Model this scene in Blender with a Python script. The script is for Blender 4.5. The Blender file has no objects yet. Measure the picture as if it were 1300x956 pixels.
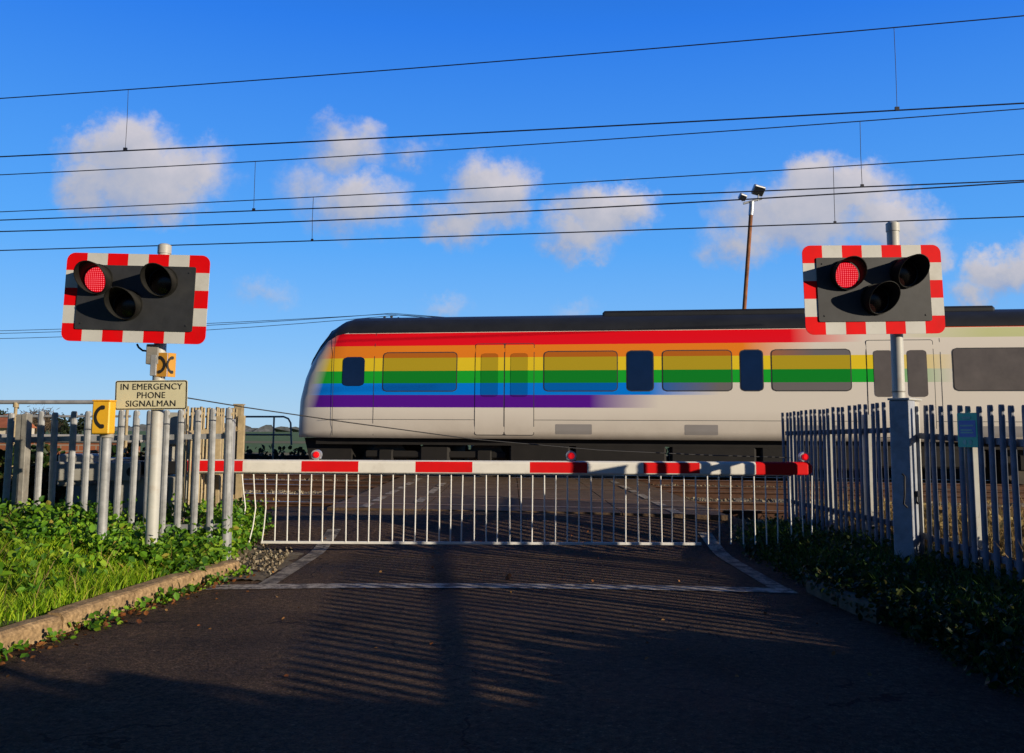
import bpy, math, random
from math import sin, cos, pi, radians, sqrt, tan
from mathutils import Vector, Matrix
random.seed(11)
R = random.uniform
scene = bpy.context.scene
col = scene.collection

# ------------------------------------------------------------------ camera
F, CX, CY = 1150.0, 650.0, 433.0          # focal length and optical centre, in photograph pixels
H = 1.33                                   # eye height above the road
PITCH = math.atan(115.0 / F)
ROLL = 0.006
fwd = Vector((0, cos(PITCH), sin(PITCH)))
_r0 = Vector((1, 0, 0)); _u0 = Vector((0, -sin(PITCH), cos(PITCH)))
rgt = _r0 * cos(ROLL) + _u0 * sin(ROLL)
upv = _u0 * cos(ROLL) - _r0 * sin(ROLL)
EYE = Vector((0, 0, H))
cam_d = bpy.data.cameras.new('camera')
cam = bpy.data.objects.new('camera', cam_d); col.objects.link(cam)
m = Matrix((rgt, upv, -fwd)).transposed().to_4x4(); m.translation = EYE
cam.matrix_world = m
cam_d.sensor_fit = 'HORIZONTAL'; cam_d.sensor_width = 36.0
cam_d.lens = 36.0 * F / 1300.0
cam_d.shift_y = -(478.0 - CY) / 1300.0
cam_d.clip_end = 9000; cam_d.clip_start = 0.05
scene.camera = cam

def ray(u, v):
    return fwd + rgt * ((u - CX) / F) + upv * ((CY - v) / F)
def at(u, v, Y):
    d = ray(u, v); return EYE + d * (Y / d.y)
TS = 0.1575                                # the tracks run slightly askew to the crossing: Y = d - TS * X
def on_track(u, v, d0):
    d = ray(u, v); t = d0 / (d.y + TS * d.x); return EYE + d * t

# ------------------------------------------------------------------ materials
def nmat(name):
    mt = bpy.data.materials.new(name); mt.use_nodes = True
    nt = mt.node_tree; b = nt.nodes['Principled BSDF']
    return mt, nt, b
def N(nt, t, **kw):
    n = nt.nodes.new(t)
    for k, v in kw.items():
        if k in n.inputs: n.inputs[k].default_value = v
        else: setattr(n, k, v)
    return n
def ramp(nt, fac, stops, interp='LINEAR'):
    r = nt.nodes.new('ShaderNodeValToRGB'); r.color_ramp.interpolation = interp
    e = r.color_ramp.elements
    while len(e) > 1: e.remove(e[-1])
    e[0].position = stops[0][0]; e[0].color = (*stops[0][1], 1)
    for p, c in stops[1:]:
        q = e.new(p); q.color = (*c, 1)
    nt.links.new(fac, r.inputs['Fac']); return r.outputs['Color']
def mixc(nt, fac, a, b, mode='MIX'):
    n = nt.nodes.new('ShaderNodeMix'); n.data_type = 'RGBA'; n.blend_type = mode
    for s, v in ((n.inputs[0], fac), (n.inputs[6], a), (n.inputs[7], b)):
        if hasattr(v, 'links') or hasattr(v, 'is_linked'): nt.links.new(v, s)
        else: s.default_value = v if not isinstance(v, tuple) else (*v, 1)
    return n.outputs[2]
def mth(nt, op, a, b=None, c=None, clamp=False):
    n = nt.nodes.new('ShaderNodeMath'); n.operation = op; n.use_clamp = clamp
    for i, v in enumerate((a, b, c)):
        if v is None: continue
        if hasattr(v, 'is_linked'): nt.links.new(v, n.inputs[i])
        else: n.inputs[i].default_value = v
    return n.outputs[0]
def coords(nt, which='Object'):
    return nt.nodes.new('ShaderNodeTexCoord').outputs[which]
def noise(nt, vec, scale, detail=5, rough=0.6, out='Fac'):
    n = N(nt, 'ShaderNodeTexNoise', Scale=scale, Detail=detail, Roughness=rough)
    if vec is not None: nt.links.new(vec, n.inputs['Vector'])
    return n.outputs[out]
def bump(nt, b, h, strength=0.3, dist=0.01):
    n = N(nt, 'ShaderNodeBump', Strength=strength, Distance=dist)
    nt.links.new(h, n.inputs['Height']); nt.links.new(n.outputs[0], b.inputs['Normal'])

def simple(name, c, rough=0.5, metal=0.0, var=0.25, scale=6.0, dirt=None, dirt_amt=0.5, bmp=0.0, spec=0.5):
    mt, nt, b = nmat(name)
    v = coords(nt)
    f = noise(nt, v, scale, 6, 0.65)
    lo = tuple(x * (1 - var) for x in c); hi = tuple(min(1, x * (1 + var * 0.6)) for x in c)
    cc = ramp(nt, f, [(0.3, lo), (0.7, hi)])
    if dirt:
        f2 = noise(nt, v, scale * 0.45 + 1.3, 8, 0.72)
        k = mth(nt, 'MULTIPLY', ramp(nt, f2, [(0.52, (0, 0, 0)), (0.7, (1, 1, 1))]), dirt_amt)
        cc = mixc(nt, k, cc, dirt)
    nt.links.new(cc, b.inputs['Base Color'])
    b.inputs['Roughness'].default_value = rough; b.inputs['Metallic'].default_value = metal
    b.inputs['Specular IOR Level'].default_value = spec
    if bmp: bump(nt, b, noise(nt, v, scale * 8, 4), bmp, 0.004)
    return mt

M = {}
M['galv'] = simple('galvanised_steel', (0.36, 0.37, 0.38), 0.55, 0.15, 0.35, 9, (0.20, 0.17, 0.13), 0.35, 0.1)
M['galv_shade'] = simple('shaded_galvanised_steel', (0.115, 0.138, 0.195), 0.6, 0.1, 0.35, 9, (0.10, 0.08, 0.06), 0.35, 0.1)  # galvanised steel darkened and blued, the fence's shade put into its colour
M['post_shade'] = simple('post_box_steel', (0.38, 0.41, 0.47), 0.6, 0.05, 0.35, 6, (0.20, 0.16, 0.11), 0.5, 0.1)
M['galv_old'] = simple('weathered_steel', (0.30, 0.285, 0.25), 0.65, 0.1, 0.4, 8, (0.22, 0.13, 0.06), 0.45, 0.1)
M['tan_steel'] = simple('tan_steel', (0.42, 0.33, 0.19), 0.7, 0.0, 0.3, 9, (0.20, 0.13, 0.07), 0.5)
M['pole_grey'] = simple('pole_paint', (0.52, 0.52, 0.48), 0.5, 0.0, 0.15, 5, (0.36, 0.22, 0.10), 0.5)
M['cabinet'] = simple('cabinet_paint', (0.42, 0.41, 0.36), 0.55, 0.0, 0.2, 4, (0.2, 0.17, 0.12), 0.4)
M['white'] = simple('white_paint', (0.80, 0.79, 0.75), 0.4, 0.0, 0.08, 5, (0.45, 0.42, 0.36), 0.35)
M['board_white'] = simple('reflective_white', (0.66, 0.655, 0.61), 0.6, 0.0, 0.08, 4, (0.42, 0.39, 0.32), 0.35, spec=0.15)
M['board_red'] = simple('reflective_red', (0.84, 0.003, 0.006), 0.6, 0.0, 0.12, 4, (0.5, 0.02, 0.02), 0.35, spec=0.12)
M['boom_red'] = simple('boom_red', (0.78, 0.008, 0.010), 0.5, 0.0, 0.12, 3, (0.40, 0.03, 0.03), 0.35, spec=0.2)
M['boom_white'] = simple('boom_white', (0.86, 0.835, 0.76), 0.42, 0.0, 0.1, 3, (0.45, 0.40, 0.32), 0.35)
M['panel_black'] = simple('panel_black', (0.034, 0.036, 0.040), 0.6, 0.0, 0.3, 5, (0.06, 0.06, 0.06), 0.4)
M['hood'] = simple('hood_black', (0.014, 0.014, 0.013), 0.65, 0.0, 0.3, 9, (0.05, 0.045, 0.036), 0.4, spec=0.2)
M['black'] = simple('black_rubber', (0.012, 0.012, 0.013), 0.6)
M['yellow'] = simple('phone_yellow', (0.85, 0.46, 0.02), 0.45, 0.0, 0.1, 4, (0.5, 0.28, 0.04), 0.4)
M['ochre'] = simple('phone_ochre', (0.62, 0.30, 0.03), 0.5, 0.0, 0.1, 4, (0.3, 0.16, 0.04), 0.5)
M['cream'] = simple('sign_cream', (0.66, 0.61, 0.40), 0.5, 0.0, 0.1, 3, (0.42, 0.36, 0.2), 0.35)
M['ink'] = simple('sign_ink', (0.018, 0.016, 0.014), 0.6)
M['green_sign'] = simple('sign_green', (0.012, 0.52, 0.34), 0.45, 0.0, 0.1, 5)
M['blue_sign'] = simple('sign_blue', (0.02, 0.13, 0.50), 0.45, 0.0, 0.1, 5)
M['pale_sign'] = simple('sign_pale_print', (0.18, 0.50, 0.42), 0.5)
M['wire'] = simple('overhead_wire', (0.020, 0.022, 0.035), 0.5, 0.4)
M['rust_pole'] = simple('rusty_pole', (0.30, 0.115, 0.045), 0.8, 0.0, 0.5, 3, (0.12, 0.06, 0.03), 0.6)
M['timber'] = simple('pole_timber', (0.10, 0.07, 0.045), 0.85, 0.0, 0.4, 5)
M['alu'] = simple('aluminium', (0.55, 0.57, 0.60), 0.4, 0.5, 0.15, 8)
M['lamp_glass'] = simple('lamp_glass', (0.02, 0.022, 0.025), 0.3)
M['rail'] = simple('rail_rust', (0.12, 0.055, 0.03), 0.75, 0.2, 0.4, 9)
M['rail_top'] = simple('rail_polished', (0.35, 0.31, 0.28), 0.3, 0.9, 0.2, 9)
M['sleeper'] = simple('concrete_sleeper', (0.22, 0.18, 0.14), 0.9, 0.0, 0.4, 6)
M['roof_dark'] = simple('train_roof', (0.022, 0.024, 0.028), 0.5, 0.0, 0.3, 1.5)
M['under'] = simple('train_underframe', (0.013, 0.011, 0.010), 0.8, 0.0, 0.4, 3)
M['train_glass'] = simple('train_glass', (0.15, 0.13, 0.12), 0.10, 0.0, 0.2, 2)
M['train_glass_blue'] = simple('train_dark_glass', (0.006, 0.020, 0.075), 0.08, 0.0, 0.2, 2)
M['train_grey'] = simple('train_grey', (0.33, 0.31, 0.30), 0.35, 0.0, 0.1, 1)
M['seal'] = simple('rubber_seal', (0.05, 0.05, 0.055), 0.6)
M['steel'] = simple('wheel_steel', (0.10, 0.085, 0.07), 0.6, 0.4, 0.3, 4)
M['brick'] = None
M['coping'] = simple('concrete_coping', (0.42, 0.41, 0.40), 0.8, 0.0, 0.2, 4)
M['roof_tile'] = simple('red_roof_tiles', (0.42, 0.13, 0.055), 0.8, 0.0, 0.3, 1)
M['render_wall'] = simple('house_render', (0.62, 0.55, 0.45), 0.8, 0.0, 0.1, 0.6)
M['bark'] = simple('bark', (0.09, 0.065, 0.045), 0.9, 0.0, 0.4, 3)

def foliage(name, stops, rough=0.6, trans=0.25):
    mt, nt, b = nmat(name)
    g = nt.nodes.new('ShaderNodeNewGeometry')
    c = ramp(nt, g.outputs['Random Per Island'], stops)
    v = coords(nt)
    f = noise(nt, v, 1.7, 3)
    c2 = mixc(nt, 1.0, c, ramp(nt, f, [(0.3, (0.55, 0.6, 0.5)), (0.7, (1.25, 1.2, 1.0))]), 'MULTIPLY')
    nt.links.new(c2, b.inputs['Base Color']); b.inputs['Roughness'].default_value = rough
    b.inputs['Specular IOR Level'].default_value = 0.3
    tr = N(nt, 'ShaderNodeBsdfTranslucent'); nt.links.new(c2, tr.inputs['Color'])
    mx = N(nt, 'ShaderNodeMixShader'); mx.inputs[0].default_value = trans
    nt.links.new(b.outputs[0], mx.inputs[1]); nt.links.new(tr.outputs[0], mx.inputs[2])
    nt.links.new(mx.outputs[0], nt.nodes['Material Output'].inputs['Surface'])
    return mt
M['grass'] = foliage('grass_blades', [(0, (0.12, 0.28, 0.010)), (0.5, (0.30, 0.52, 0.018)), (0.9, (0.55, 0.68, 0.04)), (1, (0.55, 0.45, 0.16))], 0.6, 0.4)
M['shade_grass'] = foliage('shaded_blades', [(0, (0.02, 0.06, 0.008)), (0.6, (0.045, 0.12, 0.012)), (1, (0.12, 0.2, 0.03))], 0.6, 0.2)  # darker copy of the grass, verge shade put into the blade colours
M['weed'] = foliage('weed_leaves', [(0, (0.035, 0.12, 0.012)), (0.55, (0.13, 0.31, 0.02)), (0.94, (0.33, 0.50, 0.04)), (1, (0.34, 0.22, 0.07))], 0.5)
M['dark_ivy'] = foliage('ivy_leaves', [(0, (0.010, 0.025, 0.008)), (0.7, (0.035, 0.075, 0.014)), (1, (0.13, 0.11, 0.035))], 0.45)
M['dry'] = foliage('dry_stalks', [(0, (0.20, 0.12, 0.05)), (0.6, (0.36, 0.25, 0.11)), (1, (0.48, 0.38, 0.18))], 0.8)
M['dead_leaf'] = foliage('dead_leaves', [(0, (0.16, 0.05, 0.02)), (0.6, (0.28, 0.10, 0.03)), (1, (0.36, 0.2, 0.08))], 0.8, 0.1)
M['tree_dark'] = foliage('tree_evergreen', [(0, (0.012, 0.022, 0.012)), (1, (0.035, 0.055, 0.022))], 0.7)
M['tree_bare'] = foliage('tree_twigs', [(0, (0.12, 0.085, 0.07)), (1, (0.22, 0.16, 0.13))], 0.8)

def mk_brick():
    mt, nt, b = nmat('red_brick'); v = coords(nt)
    mp = N(nt, 'ShaderNodeMapping'); mp.inputs['Rotation'].default_value = (pi / 2, 0, 0); nt.links.new(v, mp.inputs['Vector'])
    br = N(nt, 'ShaderNodeTexBrick', Scale=1.0); br.inputs['Brick Width'].default_value = 0.225; br.inputs['Row Height'].default_value = 0.075
    br.inputs['Mortar Size'].default_value = 0.008
    br.inputs['Color1'].default_value = (0.33, 0.11, 0.05, 1); br.inputs['Color2'].default_value = (0.24, 0.085, 0.04, 1); br.inputs['Mortar'].default_value = (0.3, 0.25, 0.2, 1)
    nt.links.new(mp.outputs[0], br.inputs['Vector']); nt.links.new(br.outputs[0], b.inputs['Base Color']); b.inputs['Roughness'].default_value = 0.9
    return mt
M['brick'] = mk_brick()

def mk_asphalt():
    mt, nt, b = nmat('asphalt'); v = coords(nt)
    big = noise(nt, v, 0.8, 6, 0.6); fine = noise(nt, v, 85, 4, 0.75)
    vo = N(nt, 'ShaderNodeTexVoronoi', Scale=60.0); nt.links.new(v, vo.inputs['Vector'])
    base = ramp(nt, big, [(0.3, (0.052, 0.036, 0.025)), (0.55, (0.104, 0.074, 0.052)), (0.75, (0.16, 0.116, 0.082))])
    c = mixc(nt, 1.0, base, ramp(nt, fine, [(0.3, (0.30, 0.30, 0.32)), (0.7, (1.75, 1.6, 1.45))]), 'MULTIPLY')
    # pale aggregate chips
    vo2 = N(nt, 'ShaderNodeTexVoronoi', Scale=42.0); nt.links.new(v, vo2.inputs['Vector'])
    sep = N(nt, 'ShaderNodeSeparateColor'); nt.links.new(vo2.outputs['Color'], sep.inputs[0])
    chip = mth(nt, 'MULTIPLY', mth(nt, 'GREATER_THAN', sep.outputs[0], 0.93), mth(nt, 'LESS_THAN', vo2.outputs['Distance'], 0.33))
    c = mixc(nt, mth(nt, 'MULTIPLY', chip, 0.55), c, (0.22, 0.17, 0.12))
    # cracks
    vc = N(nt, 'ShaderNodeTexVoronoi', Scale=0.55, feature='DISTANCE_TO_EDGE')
    wv = N(nt, 'ShaderNodeVectorMath', operation='ADD'); nt.links.new(v, wv.inputs[0])
    nn = N(nt, 'ShaderNodeTexNoise', Scale=3.0, Detail=5.0); nt.links.new(v, nn.inputs['Vector'])
    sc = N(nt, 'ShaderNodeVectorMath', operation='SCALE'); nt.links.new(nn.outputs['Color'], sc.inputs[0]); sc.inputs['Scale'].default_value = 0.5
    nt.links.new(sc.outputs[0], wv.inputs[1]); nt.links.new(wv.outputs[0], vc.inputs['Vector'])
    crack = mth(nt, 'MULTIPLY', mth(nt, 'LESS_THAN', vc.outputs['Distance'], 0.0045), mth(nt, 'GREATER_THAN', noise(nt, v, 0.9, 2), 0.52))
    c = mixc(nt, mth(nt, 'MULTIPLY', crack, 0.8), c, (0.006, 0.005, 0.005))
    mid = noise(nt, v, 24, 4, 0.7)
    c = mixc(nt, 1.0, c, ramp(nt, mid, [(0.32, (0.45, 0.45, 0.47)), (0.5, (1.0, 1.0, 1.0)), (0.68, (1.7, 1.6, 1.5))]), 'MULTIPLY')
    # polished wheel tracks and old stains
    st = noise(nt, v, 0.35, 7, 0.7)
    c = mixc(nt, 1.0, c, ramp(nt, st, [(0.35, (0.55, 0.53, 0.52)), (0.5, (1.0, 1.0, 1.0)), (0.66, (1.35, 1.3, 1.2))]), 'MULTIPLY')
    nt.links.new(c, b.inputs['Base Color'])
    nt.links.new(ramp(nt, big, [(0.3, (0.62,) * 3), (0.7, (0.9,) * 3)]), b.inputs['Roughness'])
    b.inputs['Specular IOR Level'].default_value = 0.10
    h = mth(nt, 'ADD', mth(nt, 'ADD', mth(nt, 'MULTIPLY', vo.outputs['Distance'], 0.8), fine), mth(nt, 'MULTIPLY', mid, 1.2))
    bump(nt, b, h, 1.0, 0.022)
    return mt
M['asphalt'] = mk_asphalt()

def mk_mix(name, a, bcol, scale, thr, rough=0.8, bmp=0.3, soft=0.06, fine_scale=60):
    mt, nt, b = nmat(name); v = coords(nt)
    f = noise(nt, v, scale, 8, 0.75)
    k = ramp(nt, f, [(thr - soft, (0, 0, 0)), (thr + soft, (1, 1, 1))])
    c = mixc(nt, k, a, bcol)
    fine = noise(nt, v, fine_scale, 3)
    c = mixc(nt, 1.0, c, ramp(nt, fine, [(0.3, (0.6,) * 3), (0.7, (1.3,) * 3)]), 'MULTIPLY')
    nt.links.new(c, b.inputs['Base Color']); b.inputs['Roughness'].default_value = rough
    b.inputs['Specular IOR Level'].default_value = 0.3
    bump(nt, b, fine, bmp, 0.01)
    return mt
M['edge'] = mk_mix('faded_edge_line', (0.085, 0.068, 0.052), (0.34, 0.29, 0.22), 6, 0.50, 0.8, 0.5)
M['line'] = mk_mix('worn_road_paint', (0.10, 0.08, 0.06), (0.48, 0.41, 0.32), 7, 0.49, 0.75, 0.5)
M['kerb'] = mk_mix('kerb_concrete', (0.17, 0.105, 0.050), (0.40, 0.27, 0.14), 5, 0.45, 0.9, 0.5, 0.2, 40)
M['deck'] = mk_mix('crossing_deck', (0.075, 0.046, 0.028), (0.19, 0.125, 0.075), 2.2, 0.5, 0.8, 0.4, 0.2, 50)
M['ground'] = mk_mix('verge_soil', (0.055, 0.042, 0.025), (0.045, 0.075, 0.018), 1.6, 0.5, 0.95, 0.6, 0.15, 25)
M['mud'] = mk_mix('gravelly_mud', (0.10, 0.075, 0.045), (0.22, 0.18, 0.12), 4, 0.5, 0.95, 0.8, 0.15, 30)
M['ballast'] = mk_mix('ballast_bed', (0.09, 0.065, 0.045), (0.21, 0.165, 0.125), 14, 0.5, 0.95, 1.0, 0.1, 22)
M['stone'] = foliage('ballast_stone', [(0, (0.10, 0.075, 0.055)), (0.6, (0.24, 0.19, 0.15)), (1, (0.42, 0.36, 0.30))], 0.9, 0.0)
M['field'] = mk_mix('field_crop', (0.10, 0.17, 0.03), (0.15, 0.22, 0.045), 0.05, 0.5, 0.95, 0.2, 0.2, 1.0)
M['stubble'] = mk_mix('field_stubble', (0.26, 0.19, 0.08), (0.20, 0.18, 0.06), 0.1, 0.5, 0.95, 0.2, 0.2, 1.2)
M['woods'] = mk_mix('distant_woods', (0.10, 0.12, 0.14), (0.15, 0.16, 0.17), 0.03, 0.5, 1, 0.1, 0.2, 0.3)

def mk_lens(name, lit):
    mt, nt, b = nmat(name); v = coords(nt)
    s = N(nt, 'ShaderNodeSeparateXYZ'); nt.links.new(v, s.inputs[0])
    k = 2 * pi / 0.036
    d = mth(nt, 'MULTIPLY', mth(nt, 'SINE', mth(nt, 'MULTIPLY', s.outputs[0], k)), mth(nt, 'SINE', mth(nt, 'MULTIPLY', s.outputs[2], k)))
    d = mth(nt, 'ABSOLUTE', d)
    if lit:
        c = ramp(nt, d, [(0.15, (0.62, 0.0, 0.006)), (0.55, (0.92, 0.004, 0.022)), (0.9, (1.0, 0.20, 0.22))])
        nt.links.new(c, b.inputs['Emission Color']); b.inputs['Emission Strength'].default_value = 1.0
        b.inputs['Base Color'].default_value = (0.06, 0, 0, 1)
    else:
        c = ramp(nt, d, [(0.1, (0.012, 0.004, 0.004)), (0.8, (0.03, 0.010, 0.009))])
        nt.links.new(c, b.inputs['Base Color'])
    b.inputs['Roughness'].default_value = 0.25
    return mt
M['lens_lit'] = mk_lens('red_lamp_lit', True)
M['lens_off'] = mk_lens('lamp_unlit', False)
mt, nt, b = nmat('boom_lamp_red'); b.inputs['Base Color'].default_value = (0.7, 0.005, 0.005, 1)
nt.links.new(ramp(nt, noise(nt, coords(nt), 40, 2), [(0.3, (0.75, 0.0, 0.01)), (0.7, (1, 0.02, 0.03))]), b.inputs['Emission Color']); b.inputs['Emission Strength'].default_value = 0.45
b.inputs['Roughness'].default_value = 0.5; b.inputs['Specular IOR Level'].default_value = 0.1; M['boom_lens'] = mt

# ------------------------------------------------------------------ mesh helpers
class MB:
    def __init__(s): s.v = []; s.f = []; s.m = []; s.sm = []
    def add(s, vs, fs, mi=0, smooth=False):
        o = len(s.v); s.v += [tuple(p) for p in vs]
        for f in fs: s.f.append([i + o for i in f]); s.m.append(mi); s.sm.append(smooth)
        return s
    def box(s, x0, x1, y0, y1, z0, z1, mi=0, bev=0.0):
        if bev <= 0:
            vs = [(x, y, z) for z in (z0, z1) for y in (y0, y1) for x in (x0, x1)]
            return s.add(vs, [(0, 2, 3, 1), (4, 5, 7, 6), (0, 1, 5, 4), (2, 6, 7, 3), (0, 4, 6, 2), (1, 3, 7, 5)], mi)
        b = min(bev, (x1 - x0) * .45, (y1 - y0) * .45, (z1 - z0) * .45)
        def ring(i, z): 
            a0, a1, c0, c1 = x0 + i, x1 - i, y0 + i, y1 - i
            q = b - i if i < b else 0
            return [(x0 + b, y0 + i, z), (x1 - b, y0 + i, z), (x1 - i, y0 + b, z), (x1 - i, y1 - b, z), (x1 - b, y1 - i, z), (x0 + b, y1 - i, z), (x0 + i, y1 - b, z), (x0 + i, y0 + b, z)]
        def ring2(z): return [(x0 + b, y0 + b, z), (x1 - b, y0 + b, z), (x1 - b, y1 - b, z), (x0 + b, y1 - b, z)]
        vs = ring(0, z0 + b) + ring(0, z1 - b) + ring2(z0) + ring2(z1)
        fs = [(i, (i + 1) % 8, 8 + (i + 1) % 8, 8 + i) for i in range(8)]
        for base, tq, flip in ((0, 16, True), (8, 20, False)):
            r = [base + i for i in range(8)]; t = [tq + i for i in range(4)]
            q = [(r[0], r[1], t[1], t[0]), (r[2], r[3], t[2], t[1]), (r[4], r[5], t[3], t[2]), (r[6], r[7], t[0], t[3]), (r[1], r[2], t[1]), (r[3], r[4], t[2]), (r[5], r[6], t[3]), (r[7], r[0], t[0]), tuple(t)]
            fs += [tuple(reversed(f)) for f in q] if flip else q
        return s.add(vs, fs, mi)
    def tube(s, pts, r, n=10, mi=0, cap=True, smooth=True):
        pts = [Vector(p) for p in pts]; rs = r if isinstance(r, (list, tuple)) else [r] * len(pts)
        vs = []; prev = None
        for i, p in enumerate(pts):
            t = (pts[min(i + 1, len(pts) - 1)] - pts[max(i - 1, 0)]).normalized()
            a = Vector((0, 0, 1)) if abs(t.z) < 0.9 else Vector((1, 0, 0))
            if prev is not None: a = prev
            b1 = (a - t * a.dot(t)).normalized(); b2 = t.cross(b1); prev = b1
            vs += [p + (b1 * cos(2 * pi * k / n) + b2 * sin(2 * pi * k / n)) * rs[i] for k in range(n)]
        fs = []
        for i in range(len(pts) - 1):
            for k in range(n):
                fs.append((i * n + k, i * n + (k + 1) % n, (i + 1) * n + (k + 1) % n, (i + 1) * n + k))
        s.add(vs, fs, mi, smooth)
        if cap:
            s.add(vs[:n], [tuple(reversed(range(n)))], mi); s.add(vs[-n:], [tuple(range(n))], mi)
        return s
    def prism(s, poly, y0, y1, mi=0):
        """polygon in the x-z plane extruded along y"""
        n = len(poly); vs = [(x, y0, z) for x, z in poly] + [(x, y1, z) for x, z in poly]
        fs = [tuple(range(n)), tuple(reversed(range(n, 2 * n)))] + [(i, i + n, (i + 1) % n + n, (i + 1) % n) for i in range(n)]
        return s.add(vs, fs, mi)
    def xform(s, mat):
        s.v = [tuple(mat @ Vector(p)) for p in s.v]; return s
    def build(s, name, mats, parent=None, loc=None, rot=None):
        me = bpy.data.meshes.new(name); me.from_pydata(s.v, [], s.f)
        mats = mats if isinstance(mats, (list, tuple)) else [mats]
        for q in mats: me.materials.append(M[q] if isinstance(q, str) else q)
        me.polygons.foreach_set('material_index', s.m); me.polygons.foreach_set('use_smooth', s.sm); me.update()
        o = bpy.data.objects.new(name, me); col.objects.link(o)
        if parent: o.parent = parent
        if loc: o.location = loc
        if rot: o.rotation_euler = rot
        return o
def rrect(x0, x1, z0, z1, r, n=5):
    p = []
    for cx, cz, a in ((x1 - r, z1 - r, 0), (x0 + r, z1 - r, pi / 2), (x0 + r, z0 + r, pi), (x1 - r, z0 + r, 3 * pi / 2)):
        for k in range(n + 1):
            t = a + pi / 2 * k / n; p.append((cx + r * cos(t), cz + r * sin(t)))
    return p
def tag(o, label, cat, group=None, kind=None):
    o['label'] = label; o['category'] = cat
    if group: o['group'] = group
    if kind: o['kind'] = kind
    return o
def thing(name, loc, label, cat, group=None, rotz=0):
    o = bpy.data.objects.new(name, None); col.objects.link(o); o.location = loc; o.rotation_euler = (0, 0, rotz)
    o.empty_display_size = 0.2
    return tag(o, label, cat, group)
def struct(o): o['kind'] = 'structure'; return o
def copy_of(o, parent, loc=None, rot=None, name=None):
    c = o.copy(); col.objects.link(c); c.parent = parent
    if loc is not None: c.location = loc
    if rot is not None: c.rotation_euler = rot
    return c
def text_mesh(name, body, size, mat, parent, loc, rot, width=None, bold=0.0, spacing=1.0):
    cu = bpy.data.curves.new('tmp', 'FONT'); cu.body = body; cu.size = size; cu.align_x = 'CENTER'; cu.align_y = 'CENTER'; cu.extrude = 0.0008; cu.offset = bold
    cu.space_character = spacing
    o = bpy.data.objects.new('tmp', cu); col.objects.link(o)
    dg = bpy.context.evaluated_depsgraph_get(); me = bpy.data.meshes.new_from_object(o.evaluated_get(dg)); 
    bpy.data.objects.remove(o); bpy.data.curves.remove(cu)
    me.materials.clear(); me.materials.append(M[mat]); me.name = name
    if width:
        xs = [v.co.x for v in me.vertices]; w = max(xs) - min(xs)
        for v in me.vertices: v.co.x *= width / w
    t = bpy.data.objects.new(name, me); col.objects.link(t); t.parent = parent; t.location = loc; t.rotation_euler = rot
    return t

# ------------------------------------------------------------------ terrain
def sm(a, b, x):
    t = max(0, min(1, (x - a) / (b - a))); return t * t * (3 - 2 * t)
def road_z(y):
    if y < 18: return 0.27 * sm(9.9, 12.0, y)
    return 0.27 - 0.40 * sm(24.0, 30.0, y)
kl = [(-3.36, 3.2), (-3.27, 4.3), (-3.19, 5.3), (-3.04, 6.2), (-2.93, 7.1), (-2.80, 7.95), (-2.62, 8.78)]
def kerb_x(y):
    for (a, b_) in zip(kl, kl[1:]):
        if a[1] <= y <= b_[1]: return a[0] + (b_[0] - a[0]) * (y - a[1]) / (b_[1] - a[1])
    return -3.36 if y < 3.2 else -2.62 - .55 * (y - 8.78)
def ground_z(x, y):
    z = road_z(y) if y > 18 else 0.0
    d = y + TS * x
    if 10.5 < y < 25: z = 0.08 * sm(10.3, 11.6, d)
    if y >= 25: z = 0.08 - 0.28 * sm(25, 30, y)
    if y < 11:
        f = 1 - sm(9.6, 11, y)
        if x < -2.6: z += f * (0.09 * sm(-2.75, -3.05, x) + 0.22 * sm(-3.1, -4.4, x) + 0.02 * sin(x * 3.1) * sin(y * 2.7))
        if x > 2.55: z += f * (0.05 * sm(2.6, 2.9, x) + 0.10 * sm(2.9, 3.8, x) + 0.02 * sin(x * 3.7) * sin(y * 2.9))
    if -2.75 < x < 2.9 or (-3.3 < x <= -2.75 and y < 8.6 and x > kerb_x(y) - .1): z = min(z, road_z(y), 0.0 if y < 10 else 9) - 0.06
    return z
def axis(lo, hi, step, far):
    a = []; v = lo
    while v < hi + 1e-6: a.append(v); v += step
    s = step; l = lo; left = []
    while l > -far: s *= 1.5; l -= s; left.append(l)
    s = step; h = hi; right = []
    while h < far: s *= 1.5; h += s; right.append(h)
    return left[::-1] + a + right
xs = axis(-9, 9, 0.2, 4500); ys = axis(-6, 32, 0.2, 4500)
g = MB(); g.v = [(x, y, ground_z(x, y)) for y in ys for x in xs]; nx = len(xs)
for j in range(len(ys) - 1):
    for i in range(nx - 1):
        g.f.append((j * nx + i, j * nx + i + 1, (j + 1) * nx + i + 1, (j + 1) * nx + i)); g.m.append(0); g.sm.append(True)
struct(g.build('ground', 'ground'))
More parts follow.
